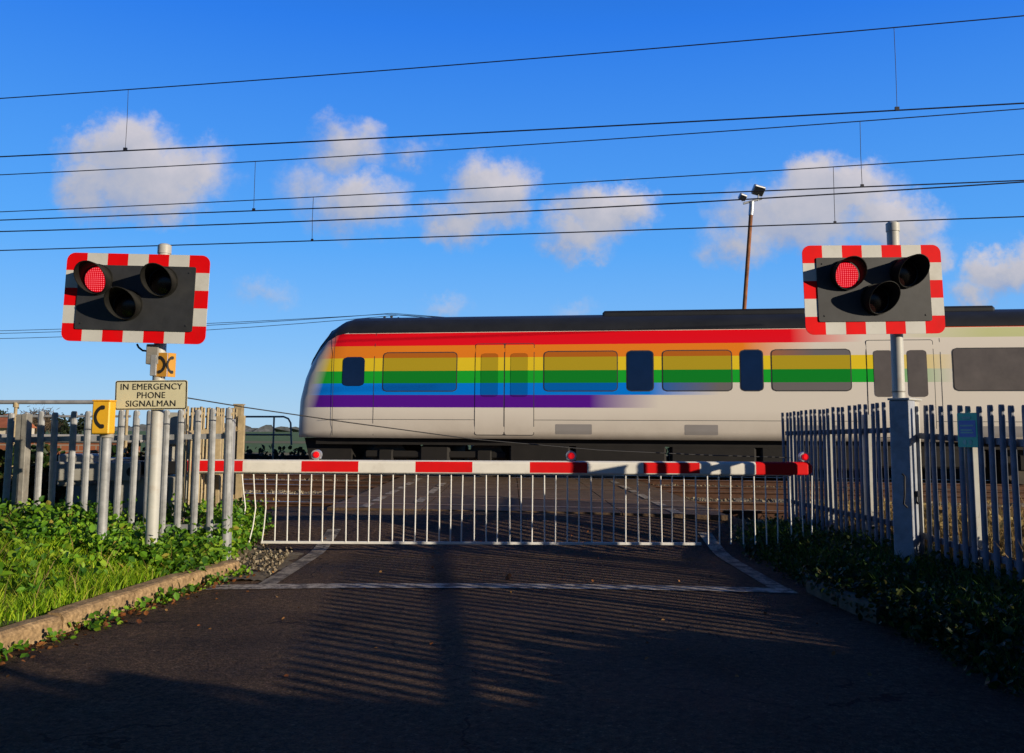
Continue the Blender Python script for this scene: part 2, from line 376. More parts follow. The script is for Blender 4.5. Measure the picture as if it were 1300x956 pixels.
# road sheet
g = MB(); rx = [-3.36 + 6.28 * i / 14 for i in range(15)]; ry = [-30, -15, -5] + [y * 0.25 for y in range(-8, 128)] + [40, 60, 90]
g.v = [(x, y, road_z(y) + 0.012 - 0.035 * (abs(x - 0.07) / 2.85) ** 2) for y in ry for x in rx]
for j in range(len(ry) - 1):
    for i in range(14):
        k = j * 15 + i; g.f.append((k, k + 1, k + 16, k + 15)); g.m.append(0); g.sm.append(True)
struct(g.build('road', 'asphalt'))
def rz(x, y): return road_z(y) + 0.012 - 0.035 * (abs(x - 0.07) / 2.85) ** 2
def strip(name, pts_l, pts_r, mat, lift=0.005, sub=8):
    """flat painted strip between two polylines lying on the road"""
    g = MB(); rows = []
    for (a, b) in zip(pts_l, pts_r):
        for k in range(sub + 1):
            t = k / sub; x = a[0] + (b[0] - a[0]) * t; y = a[1] + (b[1] - a[1]) * t
            g.v.append((x, y, rz(x, y) + lift))
    n = sub + 1
    for j in range(len(pts_l) - 1):
        for i in range(sub): g.f.append((j * n + i, j * n + i + 1, (j + 1) * n + i + 1, (j + 1) * n + i)); g.m.append(0); g.sm.append(True)
    o = g.build(name, mat); return struct(o)
strip('stop_line', [(-2.62, 7.82), (-2.62, 8.06)], [(2.42, 7.78), (2.42, 8.02)], 'line', 0.006, 24)
strip('edge_line', [(-2.20, 8.06 + i * 0.25) for i in range(13)], [(-2.04, 8.06 + i * 0.25) for i in range(13)], 'edge', 0.006, 2)
strip('edge_line', [(2.24, 8.02 + i * 0.25) for i in range(13)], [(2.40, 8.02 + i * 0.25) for i in range(13)], 'edge', 0.006, 2)
# crossing deck strips between the rails
TR = (13.6, 17.6, 21.6)
rails_d = [t + s * 0.755 for t in TR for s in (-1, 1)]
edges = [12.05] + [e for r_ in rails_d for e in (r_ - 0.08, r_ + 0.10)] + [23.6]
XL, XR = -2.5, 2.75
for i in range(0, len(edges), 2):
    a, b_ = edges[i], edges[i + 1]
    g = MB()
    nseg = max(1, round((XR - XL) / 1.3))
    for k in range(nseg):
        x0 = XL + (XR - XL) * k / nseg + 0.008; x1 = XL + (XR - XL) * (k + 1) / nseg - 0.008
        P = [(x0, a - TS * x0), (x1, a - TS * x1), (x1, b_ - TS * x1), (x0, b_ - TS * x0)]
        dz = R(-0.004, 0.004)
        g.add([(x, y, z) for z in (0.15, 0.295 + dz) for x, y in P], [(3, 2, 1, 0), (4, 5, 6, 7), (0, 1, 5, 4), (1, 2, 6, 5), (2, 3, 7, 6), (3, 0, 4, 7)])
    struct(g.build('crossing_deck', 'deck'))
def dash(x, d0, d1, w=0.13):
    g = MB(); pts = [(x - w / 2, d0 - TS * x), (x + w / 2, d0 - TS * x), (x + w / 2, d1 - TS * x), (x - w / 2, d1 - TS * x)]
    g.add([(a, b, 0.3035) for a, b in pts], [(0, 1, 2, 3)]); struct(g.build('edge_line', 'line'))
for x in (-2.0, 2.15):
    for d0, d1 in ((12.1, 12.7), (13.15, 14.1), (14.6, 15.7), (16.1, 16.7), (17.1, 18.1), (18.8, 19.8)): dash(x, d0, d1)
for d0, d1 in ((13.1, 14.1), (15.0, 16.6), (17.1, 18.1)): dash(-1.35, d0, d1)
# ballast bed, sleepers, rails
def tr(x, d, z): return (x, d - TS * x, z)
for nm, x0, x1 in (('left', -60, XL), ('right', XR, 60)):
    g = MB(); cs = [x0 + (x1 - x0) * i / 240 for i in range(241)]; ds = [12.05 + i * 0.19 for i in range(62)]
    for d in ds:
        for x in cs:
            e = min(d - 12.05, ds[-1] - d); g.v.append(tr(x, d, 0.06 + 0.10 * sm(0, 0.6, e) + R(-0.015, 0.015)))
    for j in range(61):
        for i in range(240): k = j * 241 + i; g.f.append((k, k + 1, k + 242, k + 241)); g.m.append(0); g.sm.append(False)
    struct(g.build('ballast_bed', 'ballast'))
g = MB()
def stone(g, x, y, z, s):
    vs = [(x + R(.6, 1.2) * s * a, y + R(.6, 1.2) * s * b_, z + R(.5, 1.0) * s * c) for a, b_, c in ((1, 0, 0), (0, 1, 0), (-1, 0, 0), (0, -1, 0), (0, 0, 1), (0, 0, -1))]
    g.add(vs, [(0, 1, 4), (1, 2, 4), (2, 3, 4), (3, 0, 4), (1, 0, 5), (2, 1, 5), (3, 2, 5), (0, 3, 5)])
for _ in range(9000):
    x = R(XR, 7.5) if random.random() < .55 else R(-7.0, XL)
    d = 12.1 + (R(0, 1) ** 1.3) * 9.5
    stone(g, *tr(x, d, 0.165 + R(-.01, .02)), R(.022, .045))
o = g.build('ballast_stones', 'stone'); o['kind'] = 'stuff'
LX = (-70, 70)
tr_lab = ('rusty double rail track nearest the barrier crossing the road', 'middle track of rusty rails behind the nearest track', 'farthest track carrying the rainbow striped train')
for ti, T in enumerate(TR):
    t = thing('railway_track', (0, T, 0), tr_lab[ti], 'railway track', 'railway tracks across the road', -math.atan(TS))
    q = sqrt(1 + TS * TS)
    for s in (-1, 1):
        yo = s * 0.755 / q
        prof = [(-.065, 0), (.065, 0), (.065, .012), (.012, .03), (.010, .105), (.034, .12), (.034, .148), (-.034, .148), (-.034, .12), (-.010, .105), (-.012, .03), (-.065, .012)]
        g = MB(); n = len(prof)
        g.v = [(x, yo + a, .15 + b_) for x in LX for a, b_ in prof]
        for i in range(n): g.f.append((i, i + n, (i + 1) % n + n, (i + 1) % n)); g.m.append(1 if i == 6 else 0); g.sm.append(False)
        g.build('rail', ['rail', 'rail_top'], t)
    g = MB(); x = -40
    while x < 40:
        if not (XL - 0.3 < x < XR + 0.3): g.box(x - .12, x + .12, -1.25, 1.25, 0.02, 0.185, 0, 0.02)
        x += 0.65
    o = g.build('sleepers', 'sleeper', t); o['kind'] = 'stuff'

# kerbs
def kerb_run(pts, name, label):
    t = thing(name, (pts[0][0], pts[0][1], 0), label, 'kerb')
    o0 = Vector((pts[0][0], pts[0][1], 0))
    acc = [Vector((p[0], p[1], 0)) for p in pts]
    for i in range(len(acc) - 1):
        a, b_ = acc[i], acc[i + 1]; d = (b_ - a); L = d.length; ang = math.atan2(d.y, d.x)
        g = MB(); n = 7
        prof = [(-0.055, -0.1), (0.065, -0.1), (0.065, 0.075), (0.052, 0.098), (0.028, 0.108), (-0.055, 0.112)]
        m_ = len(prof)
        for k in range(n + 1):
            tt = 0.006 + (L - 0.012) * k / n; dip = 0.006 if k in (0, n) else 0
            g.v += [(tt, -(px - (dip if px > 0 else 0) + R(-.003, .003)), pz - dip + R(-.003, .003) + 0.0) for px, pz in prof]
        for k in range(n):
            for j in range(m_): g.f.append((k * m_ + j, k * m_ + (j + 1) % m_, (k + 1) * m_ + (j + 1) % m_, (k + 1) * m_ + j)); g.m.append(0); g.sm.append(False)
        g.f += [tuple(range(m_)), tuple(reversed(range(n * m_, n * m_ + m_)))]; g.m += [0, 0]; g.sm += [False, False]
        g.build('kerb_stone', 'kerb', t, a - o0 + Vector((0, 0, R(-.012, .006))), (0, 0, ang + R(-.008, .008)))
    return t
kerb_run(kl, 'kerb', 'worn sandy concrete kerb along the grassy verge left of the road')
kr = [(2.58, 7.9), (2.62, 7.25), (2.66, 6.6)]
M['kerb'] = simple('shaded_kerb', (0.085, 0.075, 0.05), 0.9, 0.0, 0.5, 5, (0.03, 0.05, 0.015), 0.6, 0.3)  # verge shade put into a darker kerb colour, moss blotches on top
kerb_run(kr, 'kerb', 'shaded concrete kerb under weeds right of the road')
# gravelly muddy strip and flat stone by the left edge line
g = MB(); NX, NY = 16, 40
for j in range(NY + 1):
    y = 8.25 + 3.9 * j / NY
    xr = -2.23 + .05 * sin(y * 7) + .04 * sin(y * 17) - .35 * sm(10.6, 12.1, y); xl = max(-3.9, kerb_x(min(y, 8.78)) + .02) if y < 8.8 else -3.6
    xl = min(xl, xr - .1)
    for i in range(NX + 1):
        t_ = i / NX; x = xl + (xr - xl) * t_
        z = max(rz(x, y) if y < 10 else rz(x, 10.0) + .06 * sm(10, 12, y), ground_z(x, y) if x < -2.75 else -1) + .03 * (1 - t_) * R(.4, 1) + .014 * R(.2, 1) * min(1, (1 - t_) * 4 + .0)
        if i == NX: z = rz(x, y) + .003 if y < 10 else z - .02
        g.v.append((x, y, z))
for j in range(NY):
    for i in range(NX): k = j * (NX + 1) + i; g.f.append((k, k + 1, k + NX + 2, k + NX + 1)); g.m.append(0); g.sm.append(True)
struct(g.build('dirt_shoulder', 'mud'))
g = MB()
for _ in range(900):
    y = R(8.5, 12.0); x = R(-3.3, -2.2 - .12 * (y - 8.5)); stone(g, x, y, max(rz(x, min(y, 10.)), ground_z(x, y) if x < -2.75 else -1) + .03, R(.006, .03))
o = g.build('loose_stones', 'stone'); o['kind'] = 'stuff'

# ------------------------------------------------------------------ vegetation (stuff)
def blades(g, x, y, z, h, w, lean, mi=0):
    a = R(0, 2 * pi); dx, dy = cos(a) * w, sin(a) * w; b_ = R(0, 2 * pi); lx, ly = cos(b_) * lean * h, sin(b_) * lean * h
    g.add([(x - dx, y - dy, z), (x + dx, y + dy, z), (x + dx * .8 + lx * .4, y + dy * .8 + ly * .4, z + h * .55), (x - dx * .8 + lx * .4, y - dy * .8 + ly * .4, z + h * .55), (x + lx, y + ly, z + h * .95)], [(0, 1, 2, 3), (3, 2, 4)], mi)
def leaf(g, p, s, mi=0, up=0.5, asp=0.62):
    n = Vector((R(-1, 1), R(-1, 1), R(up - .5, 1))).normalized()
    t = n.cross(Vector((R(-1, 1), R(-1, 1), R(-1, 1)))).normalized(); b_ = n.cross(t)
    p = Vector(p); w = s * asp * 0.5
    g.add([p, p + t * s * .35 + b_ * w + n * s * .08, p + t * s * .75 + b_ * w * .75 + n * s * .08, p + t * s, p + t * s * .75 - b_ * w * .75 + n * s * .08, p + t * s * .35 - b_ * w + n * s * .08, p + t * s * .5],
          [(0, 6, 1), (1, 6, 2), (2, 6, 3), (3, 6, 4), (4, 6, 5), (5, 6, 0)], mi)
def weed_plant(g, x, y, z, h, n, s):
    a = R(0, 2 * pi); l = R(0, .35)
    for k in range(n):
        t = (k + 1) / n; r_ = R(.02, .11) * (1.2 - t * .6)
        b_ = R(0, 2 * pi)
        leaf(g, (x + cos(a) * l * h * t + cos(b_) * r_, y + sin(a) * l * h * t + sin(b_) * r_, z + h * t * R(.8, 1.05)), s * R(.6, 1.3), 0, .7, .7)
g = MB(); cnt = 0
while cnt < 38000:
    y = R(3.5, 9.3); x = kerb_x(y) - 0.06 - abs(random.gauss(0, 1.6)) if random.random() < .5 else kerb_x(y) - R(.06, 4.2)
    if x < -7.5: continue
    cl = sin(x * 2.3 + 1) * sin(y * 2.1) * .5 + .5
    blades(g, x, y, ground_z(x, y) - .01, R(.08, .17) * (0.7 + .7 * cl), R(.003, .006), R(.2, .9)); cnt += 1
o = g.build('verge_grass', 'grass'); tag(o, 'sunlit bright green grass between the left fence and the kerb', 'grass', None, 'stuff')
g = MB()
for _ in range(1500):
    y = 9.2 - abs(random.gauss(0, .42)); x = R(-7.2, -2.75)
    if y < 6.3 or (y < 8 and random.random() < .6): continue
    if x > -4.3: y = R(8.25, 9.4)
    if x > kerb_x(y) - .06: continue
    weed_plant(g, x, y, ground_z(x, y), R(.14, .34) * (1.0 if y > 8.0 else .7), random.randint(10, 18), R(.035, .070))
for _ in range(110):
    a_ = R(0, 6.28); r_ = R(.10, .5); x = -3.24 + cos(a_) * r_; y = 8.15 - abs(sin(a_)) * r_ * .8
    weed_plant(g, x, y, ground_z(x, y), R(.16, .34), random.randint(10, 16), R(.035, .07))
for _ in range(330):   # nettles in front of the signal pole
    y = R(7.85, 8.3); x = R(-4.9, -2.9)
    if x > kerb_x(y) - .10: continue
    weed_plant(g, x, y, ground_z(x, y), R(.14, .28), random.randint(11, 18), R(.035, .07))
for _ in range(260):   # and around the end of the kerb
    y = R(8.3, 9.9); x = R(-3.4, -2.66)
    if x > kerb_x(y) - .08: continue
    weed_plant(g, x, y, max(ground_z(x, y), 0), R(.08, .22), random.randint(9, 14), R(.03, .065))
for _ in range(620):   # mound of weeds by the barrier end
    y = R(9.0, 11.6); x = -2.78 - abs(random.gauss(0, .40)) - (0.1 * (y - 9.0))
    weed_plant(g, x, y, ground_z(x, y) if x < -2.75 else 0, R(.16, .50), random.randint(10, 20), R(.035, .075))
for _ in range(700):   # weeds in the grass
    y = R(4.5, 8.3); x = kerb_x(y) - R(.3, 3.2)
    weed_plant(g, x, y, ground_z(x, y), R(.08, .2), random.randint(5, 9), R(.05, .08))
for _ in range(110):   # tufts at the kerb foot
    y = R(4.5, 8.6); x = kerb_x(y) + .10 + abs(random.gauss(0, .06))
    weed_plant(g, x, y, rz(x, y), R(.03, .08), random.randint(3, 6), R(.035, .06))
o = g.build('verge_weeds', 'weed'); tag(o, 'leafy green nettles and weeds at the foot of the left fence', 'weeds', None, 'stuff')
g = MB()
for _ in range(15000):
    y = R(3.0, 11.5); x = 2.66 + (R(0, 1) ** .8) * 1.5
    blades(g, x, y, ground_z(x, y) - .01, R(.10, .28), R(.003, .006), R(.2, .9))
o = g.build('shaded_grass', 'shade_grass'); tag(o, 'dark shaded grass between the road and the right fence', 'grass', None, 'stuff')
g = MB()
for _ in range(1000):
    y = R(3.0, 11.4); x = 2.60 + R(0, 1) * 1.1
    weed_plant(g, x, y, ground_z(x, y), R(.08, .26), random.randint(8, 14), R(.03, .06))
for _ in range(240):   # growth hanging over the kerb
    y = R(5.6, 8.0); x = 2.60 + .07 * (7.9 - y) + R(-.06, .12); weed_plant(g, x, y, .03, R(.08, .2), random.randint(7, 12), R(.03, .06))
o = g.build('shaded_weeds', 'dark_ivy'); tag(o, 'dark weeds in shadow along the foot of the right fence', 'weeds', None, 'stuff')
g = MB()
for _ in range(15000):
    y = R(4.0, 11.8); x = 3.75 + 3.6 * R(0, 1) ** 1.5
    blades(g, x, y, ground_z(x, y) - .01, R(.18, .50) * (1.3 if random.random() < .12 else 1), R(.004, .007), R(.1, .6))
for _ in range(420):
    y = R(4.1, 11.6); x = R(3.8, 4.7); weed_plant(g, x, y, ground_z(x, y), R(.25, .52), random.randint(10, 16), R(.05, .11))
o = g.build('dry_grass', 'dry'); tag(o, 'straw coloured dry grass and stalks behind the right fence', 'dry grass', None, 'stuff')
g = MB()
for _ in range(330):
    y = R(4.0, 9.0); x = kerb_x(y) + .09 + abs(random.gauss(0, .12))
    leaf(g, (x, y, rz(x, y) + .01), R(.025, .05), 0, 1.2, .8)
for _ in range(60):
    x = R(-2.5, 2.3); y = R(5, 11); leaf(g, (x, y, rz(x, y) + .008), R(.02, .035), 0, 1.2, .8)
o = g.build('leaf_litter', 'dead_leaf')
g2 = MB()
for _ in range(420):
    y = R(4.2, 9.3); x = kerb_x(y) - R(.05, 3.6)
    blades(g2, x, y, ground_z(x, y), R(.14, .38), R(.002, .004), R(.2, .9))
o2 = g2.build('dead_stems', 'dry'); tag(o2, 'thin dead straw stems among the left verge grass', 'dead stems', None, 'stuff'); tag(o, 'brown dead leaves lying along the gutter of the left kerb', 'leaf litter', None, 'stuff')
g = MB(); leaf(g, tuple(at(647, 733, 8.15).xy) + (0.03,), 0.085, 0, 1.0, .9)
tag(g.build('fallen_leaf', 'dead_leaf'), 'single curled orange leaf on the road by the stop line', 'leaf')

# ------------------------------------------------------------------ palisade fences
def pale_mesh(h=1.75, w=0.068):
    g = MB(); t = 0.004
    cols = [(-w / 2, 0.0), (-w * .34, -.013), (-w * .16, -.0185), (w * .16, -.0185), (w * .34, -.013), (w / 2, 0.0)]
    lev = [(0, 1, 0), (h - .085, 1, 0), (h - .072, 1, .014), (h - .055, 1, .014), (h - .042, 1, 0), (h - .012, .92, 0), (h, .62, 0)]
    nC = len(cols)
    for side in (0, 1):
        for z, k, notch in lev:
            for i, (x, y) in enumerate(cols):
                xx = x * k - (notch if i == nC - 1 else 0)
                g.v.append((xx, y + side * t, z))
    nL = len(lev)
    def idx(s, l, c): return (s * nL + l) * nC + c
    for s in (0, 1):
        for l in range(nL - 1):
            for c in range(nC - 1):
                f = (idx(s, l, c), idx(s, l, c + 1), idx(s, l + 1, c + 1), idx(s, l + 1, c))
                g.f.append(f if s == 0 else f[::-1]); g.m.append(0); g.sm.append(False)
    for l in range(nL - 1):
        for c in (0, nC - 1):
            g.f.append((idx(0, l, c), idx(0, l + 1, c), idx(1, l + 1, c), idx(1, l, c))); g.m.append(0); g.sm.append(False)
    for c in range(nC - 1): g.f.append((idx(0, nL - 1, c), idx(0, nL - 1, c + 1), idx(1, nL - 1, c + 1), idx(1, nL - 1, c))); g.m.append(0); g.sm.append(False)
    return g
PALE = {}
def palisade(p0, p1, top0, top1, label, mat='galv', step=0.155, flip=1, rails=(0.27, 1.15), posts=(), skip=(), group=None, h=1.75, jitter=0.004):
    """posts: list of distances along the run; pales face the left-hand normal when flip=1"""
    a, b_ = Vector((*p0, 0)), Vector((*p1, 0)); d = b_ - a; L = d.length; ang = math.atan2(d.y, d.x) + (pi if flip < 0 else 0)
    t = thing('palisade_fence', (a.x, a.y, 0), label, 'fence', group)
    dn = d.normalized(); nrm = Vector((dn.y, -dn.x, 0)) * flip      # faces the viewer side
    if mat not in PALE: PALE[mat] = None
    first = PALE[mat]
    n = int(L / step)
    for i in range(n + 1):
        s = i * step
        if any(lo < s < hi for lo, hi in skip): continue
        z = top0 + (top1 - top0) * s / L - h + R(-jitter, jitter) * 2
        loc = dn * (s + R(-jitter, jitter)) + nrm * 0.012 + Vector((0, 0, z)); rot = (R(-.006, .006), R(-.010, .010), ang)
        if first is None:
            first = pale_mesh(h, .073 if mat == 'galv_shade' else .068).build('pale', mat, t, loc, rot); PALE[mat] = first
        else: copy_of(first, t, loc, rot)
    for rh in rails:
        g = MB(); z0 = top0 - rh; z1 = top1 - rh
        for (o_, hh, e0, e1) in ((0.0, .026, .0, .007),):
            va = nrm * (-.002); vb = nrm * (-.009)
            vs = []
            for q, z in ((Vector((0, 0, 0)), z0), (dn * L, z1)):
                for off in (va, vb):
                    for dz in (-hh, hh): vs.append(q + off + Vector((0, 0, z + dz)))
            g.add(vs, [(0, 1, 5, 4), (2, 6, 7, 3), (1, 3, 7, 5), (0, 4, 6, 2), (0, 2, 3, 1), (4, 5, 7, 6)])
            va2 = nrm * (-.009); vb2 = nrm * (-.055)
            vs = []
            for q, z in ((Vector((0, 0, 0)), z0), (dn * L, z1)):
                for off in (va2, vb2):
                    for dz in (-hh, -hh + .006): vs.append(q + off + Vector((0, 0, z + dz)))
            g.add(vs, [(0, 1, 5, 4), (2, 6, 7, 3), (1, 3, 7, 5), (0, 4, 6, 2), (0, 2, 3, 1), (4, 5, 7, 6)])
        g.build('rail', mat, t)
    for s in posts:
        z = top0 + (top1 - top0) * s / L - .05; q = dn * s - nrm * 0.065
        g = MB(); g.box(-.05, .05, -.004, .004, -.2, z); g.box(-.05, -.043, .004, .055, -.2, z); g.box(.043, .05, .004, .055, -.2, z)
        # H-section
        g2 = MB(); g2.box(-.04, .04, -.045, .045, -.2, z - .05, 0, .006)
        g2.build('post', 'pole_grey' if mat == 'galv_shade' else mat, t, q, (0, 0, ang))  # posts of the shaded fence made paler, sunlit tone put into the colour
    return t
FX = 3.62
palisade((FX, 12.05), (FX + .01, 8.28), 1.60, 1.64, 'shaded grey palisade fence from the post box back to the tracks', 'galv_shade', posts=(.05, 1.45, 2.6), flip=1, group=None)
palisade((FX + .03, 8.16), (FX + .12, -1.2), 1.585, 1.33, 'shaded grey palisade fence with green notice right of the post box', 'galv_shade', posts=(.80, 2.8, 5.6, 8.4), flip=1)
LFY = 9.02
palisade((at(-150, 600, LFY).x, LFY), (at(291, 600, LFY).x, LFY), 1.46, 1.54, 'sunlit galvanised palisade fence behind the emergency sign and phone', 'galv', posts=(3.4,), flip=1)
palisade((-3.30, 9.2), (-3.62, 12.0), 1.56, 1.62, 'tan weathered palisade fence running from the barrier to the tracks', 'tan_steel', posts=(2.77, 1.3), flip=-1)
# fat end post of the tan fence and wide corner post of the left fence
g = MB(); g.box(-.055, .055, -.05, .05, 0, 1.66, 0, .006); g.box(-.065, .065, -.058, .058, 1.66, 1.675, 0, .003)
tag(g.build('fence_post', 'tan_steel', None, (-3.63, 12.1, 0)), 'tan square end post where the fence meets the tracks', 'post')
p = at(31, 530, 8.9)
g = MB(); g.box(-.055, .0, -.05, .05, 0, 1.47, 0, .004); g.box(.002, .055, -.056, .05, 0, 1.475, 0, .004)
tag(g.build('fence_post', 'galv_old', None, (p.x, 8.9, 0)), 'wide grey steel post among the fence pales at far left', 'post')
palisade((-5.6, 26.3), (-1.0, 26.0), 1.62, 1.60, 'dark palisade fence on the far side behind the train nose', 'galv_old', posts=(0.1, 2.6), flip=1)

# ------------------------------------------------------------------ handset symbol
def handset(s=1.0, flip=1):
    pts = []
    for k in range(13):
        a = radians(118 + 124 * k / 12); pts.append((cos(a) * .5, sin(a) * .5))
    out = []; inn = []
    for k, (x, z) in enumerate(pts):
        t = abs(k - 6) / 6; w = .060 + .02 * t
        a = math.atan2(z, x); out.append((x + cos(a) * w, z + sin(a) * w)); inn.append((x - cos(a) * w, z - sin(a) * w))
    g = MB()
    for k in range(12): g.prism([out[k], out[k + 1], inn[k + 1], inn[k]][::1], -.003, 0)
    for sgn in (1, -1):
        ex, ez = pts[0] if sgn == 1 else pts[-1]
        poly = rrect(ex - .05, ex + .17, ez - .10, ez + .10, .07, 3); g.prism(poly, -.0034, 0)
    for i, v in enumerate(g.v): g.v[i] = ((v[0] + .32) * s * flip, v[1], v[2] * s)
    return g

# ------------------------------------------------------------------ wig-wag signals
def hood_mesh(r=0.130, lt=0.25, lb=0.04, skew=0.0):
    g = MB(); n = 36; t = 0.005
    def ln(a): 
        k = (1 + cos(a)) / 2
        return lb + (lt - lb) * (k ** 0.8)
    rows = []
    for rad, back in ((r, True), (r, False), (r - t, False), (r - t, True)):
        for i in range(n):
            a = 2 * pi * i / n
            l = 0.0 if back else ln(a)
            fl = 1.0 if back else 1.0 + 0.08 * l / lt
            g.v.append((sin(a) * rad * fl, -l, cos(a) * rad * fl))
    for q in range(3):
        for i in range(n):
            j = (i + 1) % n; g.f.append((q * n + i, q * n + j, (q + 1) * n + j, (q + 1) * n + i)); g.m.append(0); g.sm.append(q != 1)
    g.tube([(0, 0.001, 0), (0, -.022, 0)], r + .010, 36, 0, False)
    g.add([(sin(2 * pi * i / n) * (r + .01 * k), -.022, cos(2 * pi * i / n) * (r + .01 * k)) for k in (0, 1) for i in range(n)], [(i, (i + 1) % n, n + (i + 1) % n, n + i) for i in range(n)])
    return g
def lens_mesh(r=0.113):
    g = MB(); n = 30; g.v.append((0, -.035, 0)); K = 5
    for k in range(1, K + 1):
        t = k / K
        for i in range(n): a = 2 * pi * i / n; g.v.append((sin(a) * r * t, -.008 - .027 * (1 - t * t), cos(a) * r * t))
    for i in range(n): g.f.append((0, 1 + i, 1 + (i + 1) % n)); g.m.append(0); g.sm.append(True)
    for k in range(K - 1):
        for i in range(n):
            a = 1 + k * n; j = (i + 1) % n; g.f.append((a + i, a + n + i, a + n + j, a + j)); g.m.append(0); g.sm.append(True)
    return g
def signal(name, label, base, ctr, W, Hh, iw, ih, lights, roll, yaw, top_z, pole_r, aim):
    """base: pole foot; ctr: board centre relative to the base; lights: board-local (x, z) of lit, right, lower lamps"""
    t = thing(name, base, label, 'railway signal', 'red flashing signals at the crossing')
    g = MB(); g.tube([(0, 0, -.2), (0, 0, top_z - .03)], pole_r, 20); g.build('pole', 'pole_grey', t)
    g = MB(); g.tube([(0, 0, top_z - .03), (0, 0, top_z + .045)], pole_r * 1.12, 20); g.tube([(0, 0, top_z + .045), (0, 0, top_z + .06)], [pole_r * 1.12, pole_r * .7], 20); g.build('pole_cap', 'pole_grey', t)
    # board
    bw = (W - iw) / 2; bh = (Hh - ih) / 2
    x0, x1, z0, z1 = -W / 2, W / 2, -Hh / 2, Hh / 2; r = .075
    g = MB()
    cw = W / 7
    def corner(sx, sz, xi, zi):
        px = [];
        cx, cz = sx * (W / 2 - r), sz * (Hh / 2 - r)
        arc = [(cx + sx * r * cos(a), cz + sz * r * sin(a)) for a in [pi / 2 * k / 6 for k in range(7)]]
        poly = arc + [(sx * (W / 2 - cw), sz * Hh / 2), (sx * (W / 2 - cw), sz * (Hh / 2 - bh)), (sx * (W / 2 - bw), sz * (Hh / 2 - bh))]
        sidez = sz * (Hh / 2 - zi)
        poly = arc + [(sx * (W / 2 - cw), sz * Hh / 2), (sx * (W / 2 - cw), sz * (Hh / 2 - bh)), (sx * (W / 2 - bw), sz * (Hh / 2 - bh)), (sx * (W / 2 - bw), sidez), (sx * W / 2, sidez)]
        if sx * sz < 0: poly = poly[::-1]
        g.prism(poly[::-1], -.004, .004, 1)
    ch = Hh / 5
    for sx in (-1, 1):
        for sz in (-1, 1): corner(sx, sz, cw, ch)
    for i in range(1, 6):
        a = x0 + i * cw
        for (lo, hi) in ((z1 - bh, z1), (z0, z0 + bh)): g.box(a, a + cw, -.004, .004, lo, hi, 0 if i % 2 else 1)
    for i in range(1, 4):
        a = z0 + i * ch
        for (lo, hi) in ((x0, x0 + bw), (x1 - bw, x1)): g.box(lo, hi, -.004, .004, a, a + ch, 0 if i % 2 else 1)
    bd = bpy.data.objects.new('tmp', None)
    brd = g.build('backing_board', ['board_white', 'board_red'], t, ctr, (0, roll, yaw))
    bpy.data.objects.remove(bd)
    g = MB(); g.prism(rrect(-iw / 2 - .004, iw / 2 + .004, -ih / 2 - .004, ih / 2 + .004, .015)[::-1], -.014, .012)
    for sx in (-1, 1):
        for sz in (-1, 1): g.tube([(sx * (iw / 2 - .05), -.0135, sz * (ih / 2 - .05)), (sx * (iw / 2 - .05), -.02, sz * (ih / 2 - .05))], .008, 8)
    pn = g.build('centre_panel', 'panel_black', brd)
    g = MB(); g.box(-.06, .06, .012, .075, -ih * .42, ih * .42, 0, .01); g.box(-.5, .5, .012, .03, .12, .16); g.box(-.5, .5, .012, .03, -.16, -.12)
    g.build('mounting_bracket', 'galv_old', brd)
    for i, (lx, lz) in enumerate(lights):
        h_ = hood_mesh().build('lamp_hood', 'hood', brd, (lx, -.015, lz), aim[i])
        lens_mesh().build('lamp_lens', 'lens_lit' if i == 0 else 'lens_off', h_)
        g = MB(); g.tube([(lx, .03, lz), (lx, .13, lz), (lx, .16, lz)], [.12, .12, .08], 20); g.build('lamp_housing', 'hood', brd)
    return t, brd
YS = 8.15
# left
lp = at(193.5, 660, YS); bz = 0.15
base = Vector((lp.x, YS, bz))
c = at(172.5, 378.5, YS - .12) - base
def loc_on(u, v, cen_u, cen_v): return ((u - cen_u) / 143.5, -(v - cen_v) / 143.5)
ll = [loc_on(u, v, 172.5, 378.5) for u, v in ((122, 356), (207, 357), (163, 388))]
lt_, lb_ = signal('crossing_signal', 'left signal board with one red lamp lit, above the emergency phone sign', base, c, 1.305, .80, 1.055, .575, ll, radians(1.35), radians(-2), at(196, 318, YS).z - bz, .054,
       [(radians(3), 0, radians(3))] * 3)
# bent feed cable under the left board
g = MB(); g.tube([at(174, 437, YS - .02) - base, at(176, 441, YS) - base, at(181, 445, YS) - base, at(190, 446, YS) - base], .009, 8); g.build('feed_cable', 'black', lt_)
g = MB(); g.box(-.055, .055, -.03, .05, -.16, .02, 0, .006); g.build('pole_bracket', 'galv_old', lt_, at(195, 440, YS - .04) - base)
# right
rp = at(1141, 500, YS); base_r = Vector((rp.x, YS, .1))
c = at(1109, 367.5, YS - .12) - base_r
rl = [loc_on(u, v, 1109, 367.5) for u, v in ((1072, 349), (1150, 347), (1110, 381))]
rt_, rb_ = signal('crossing_signal', 'right signal board with one red lamp lit, on the post box by the fence', base_r, c, 1.275, .805, 1.025, .57, rl, radians(-1.3), radians(3), at(1136, 290, YS).z - .1, .054,
       [(radians(3), 0, radians(-6)), (radians(3), 0, radians(3)), (radians(3), 0, radians(3))])
g = MB(); g.tube([(0, 0, at(1141, 498, YS).z - .1), (0, 0, at(1141, 496.5, YS).z - .1)], .058, 20); g.build('pole_clip', 'galv_old', rt_)

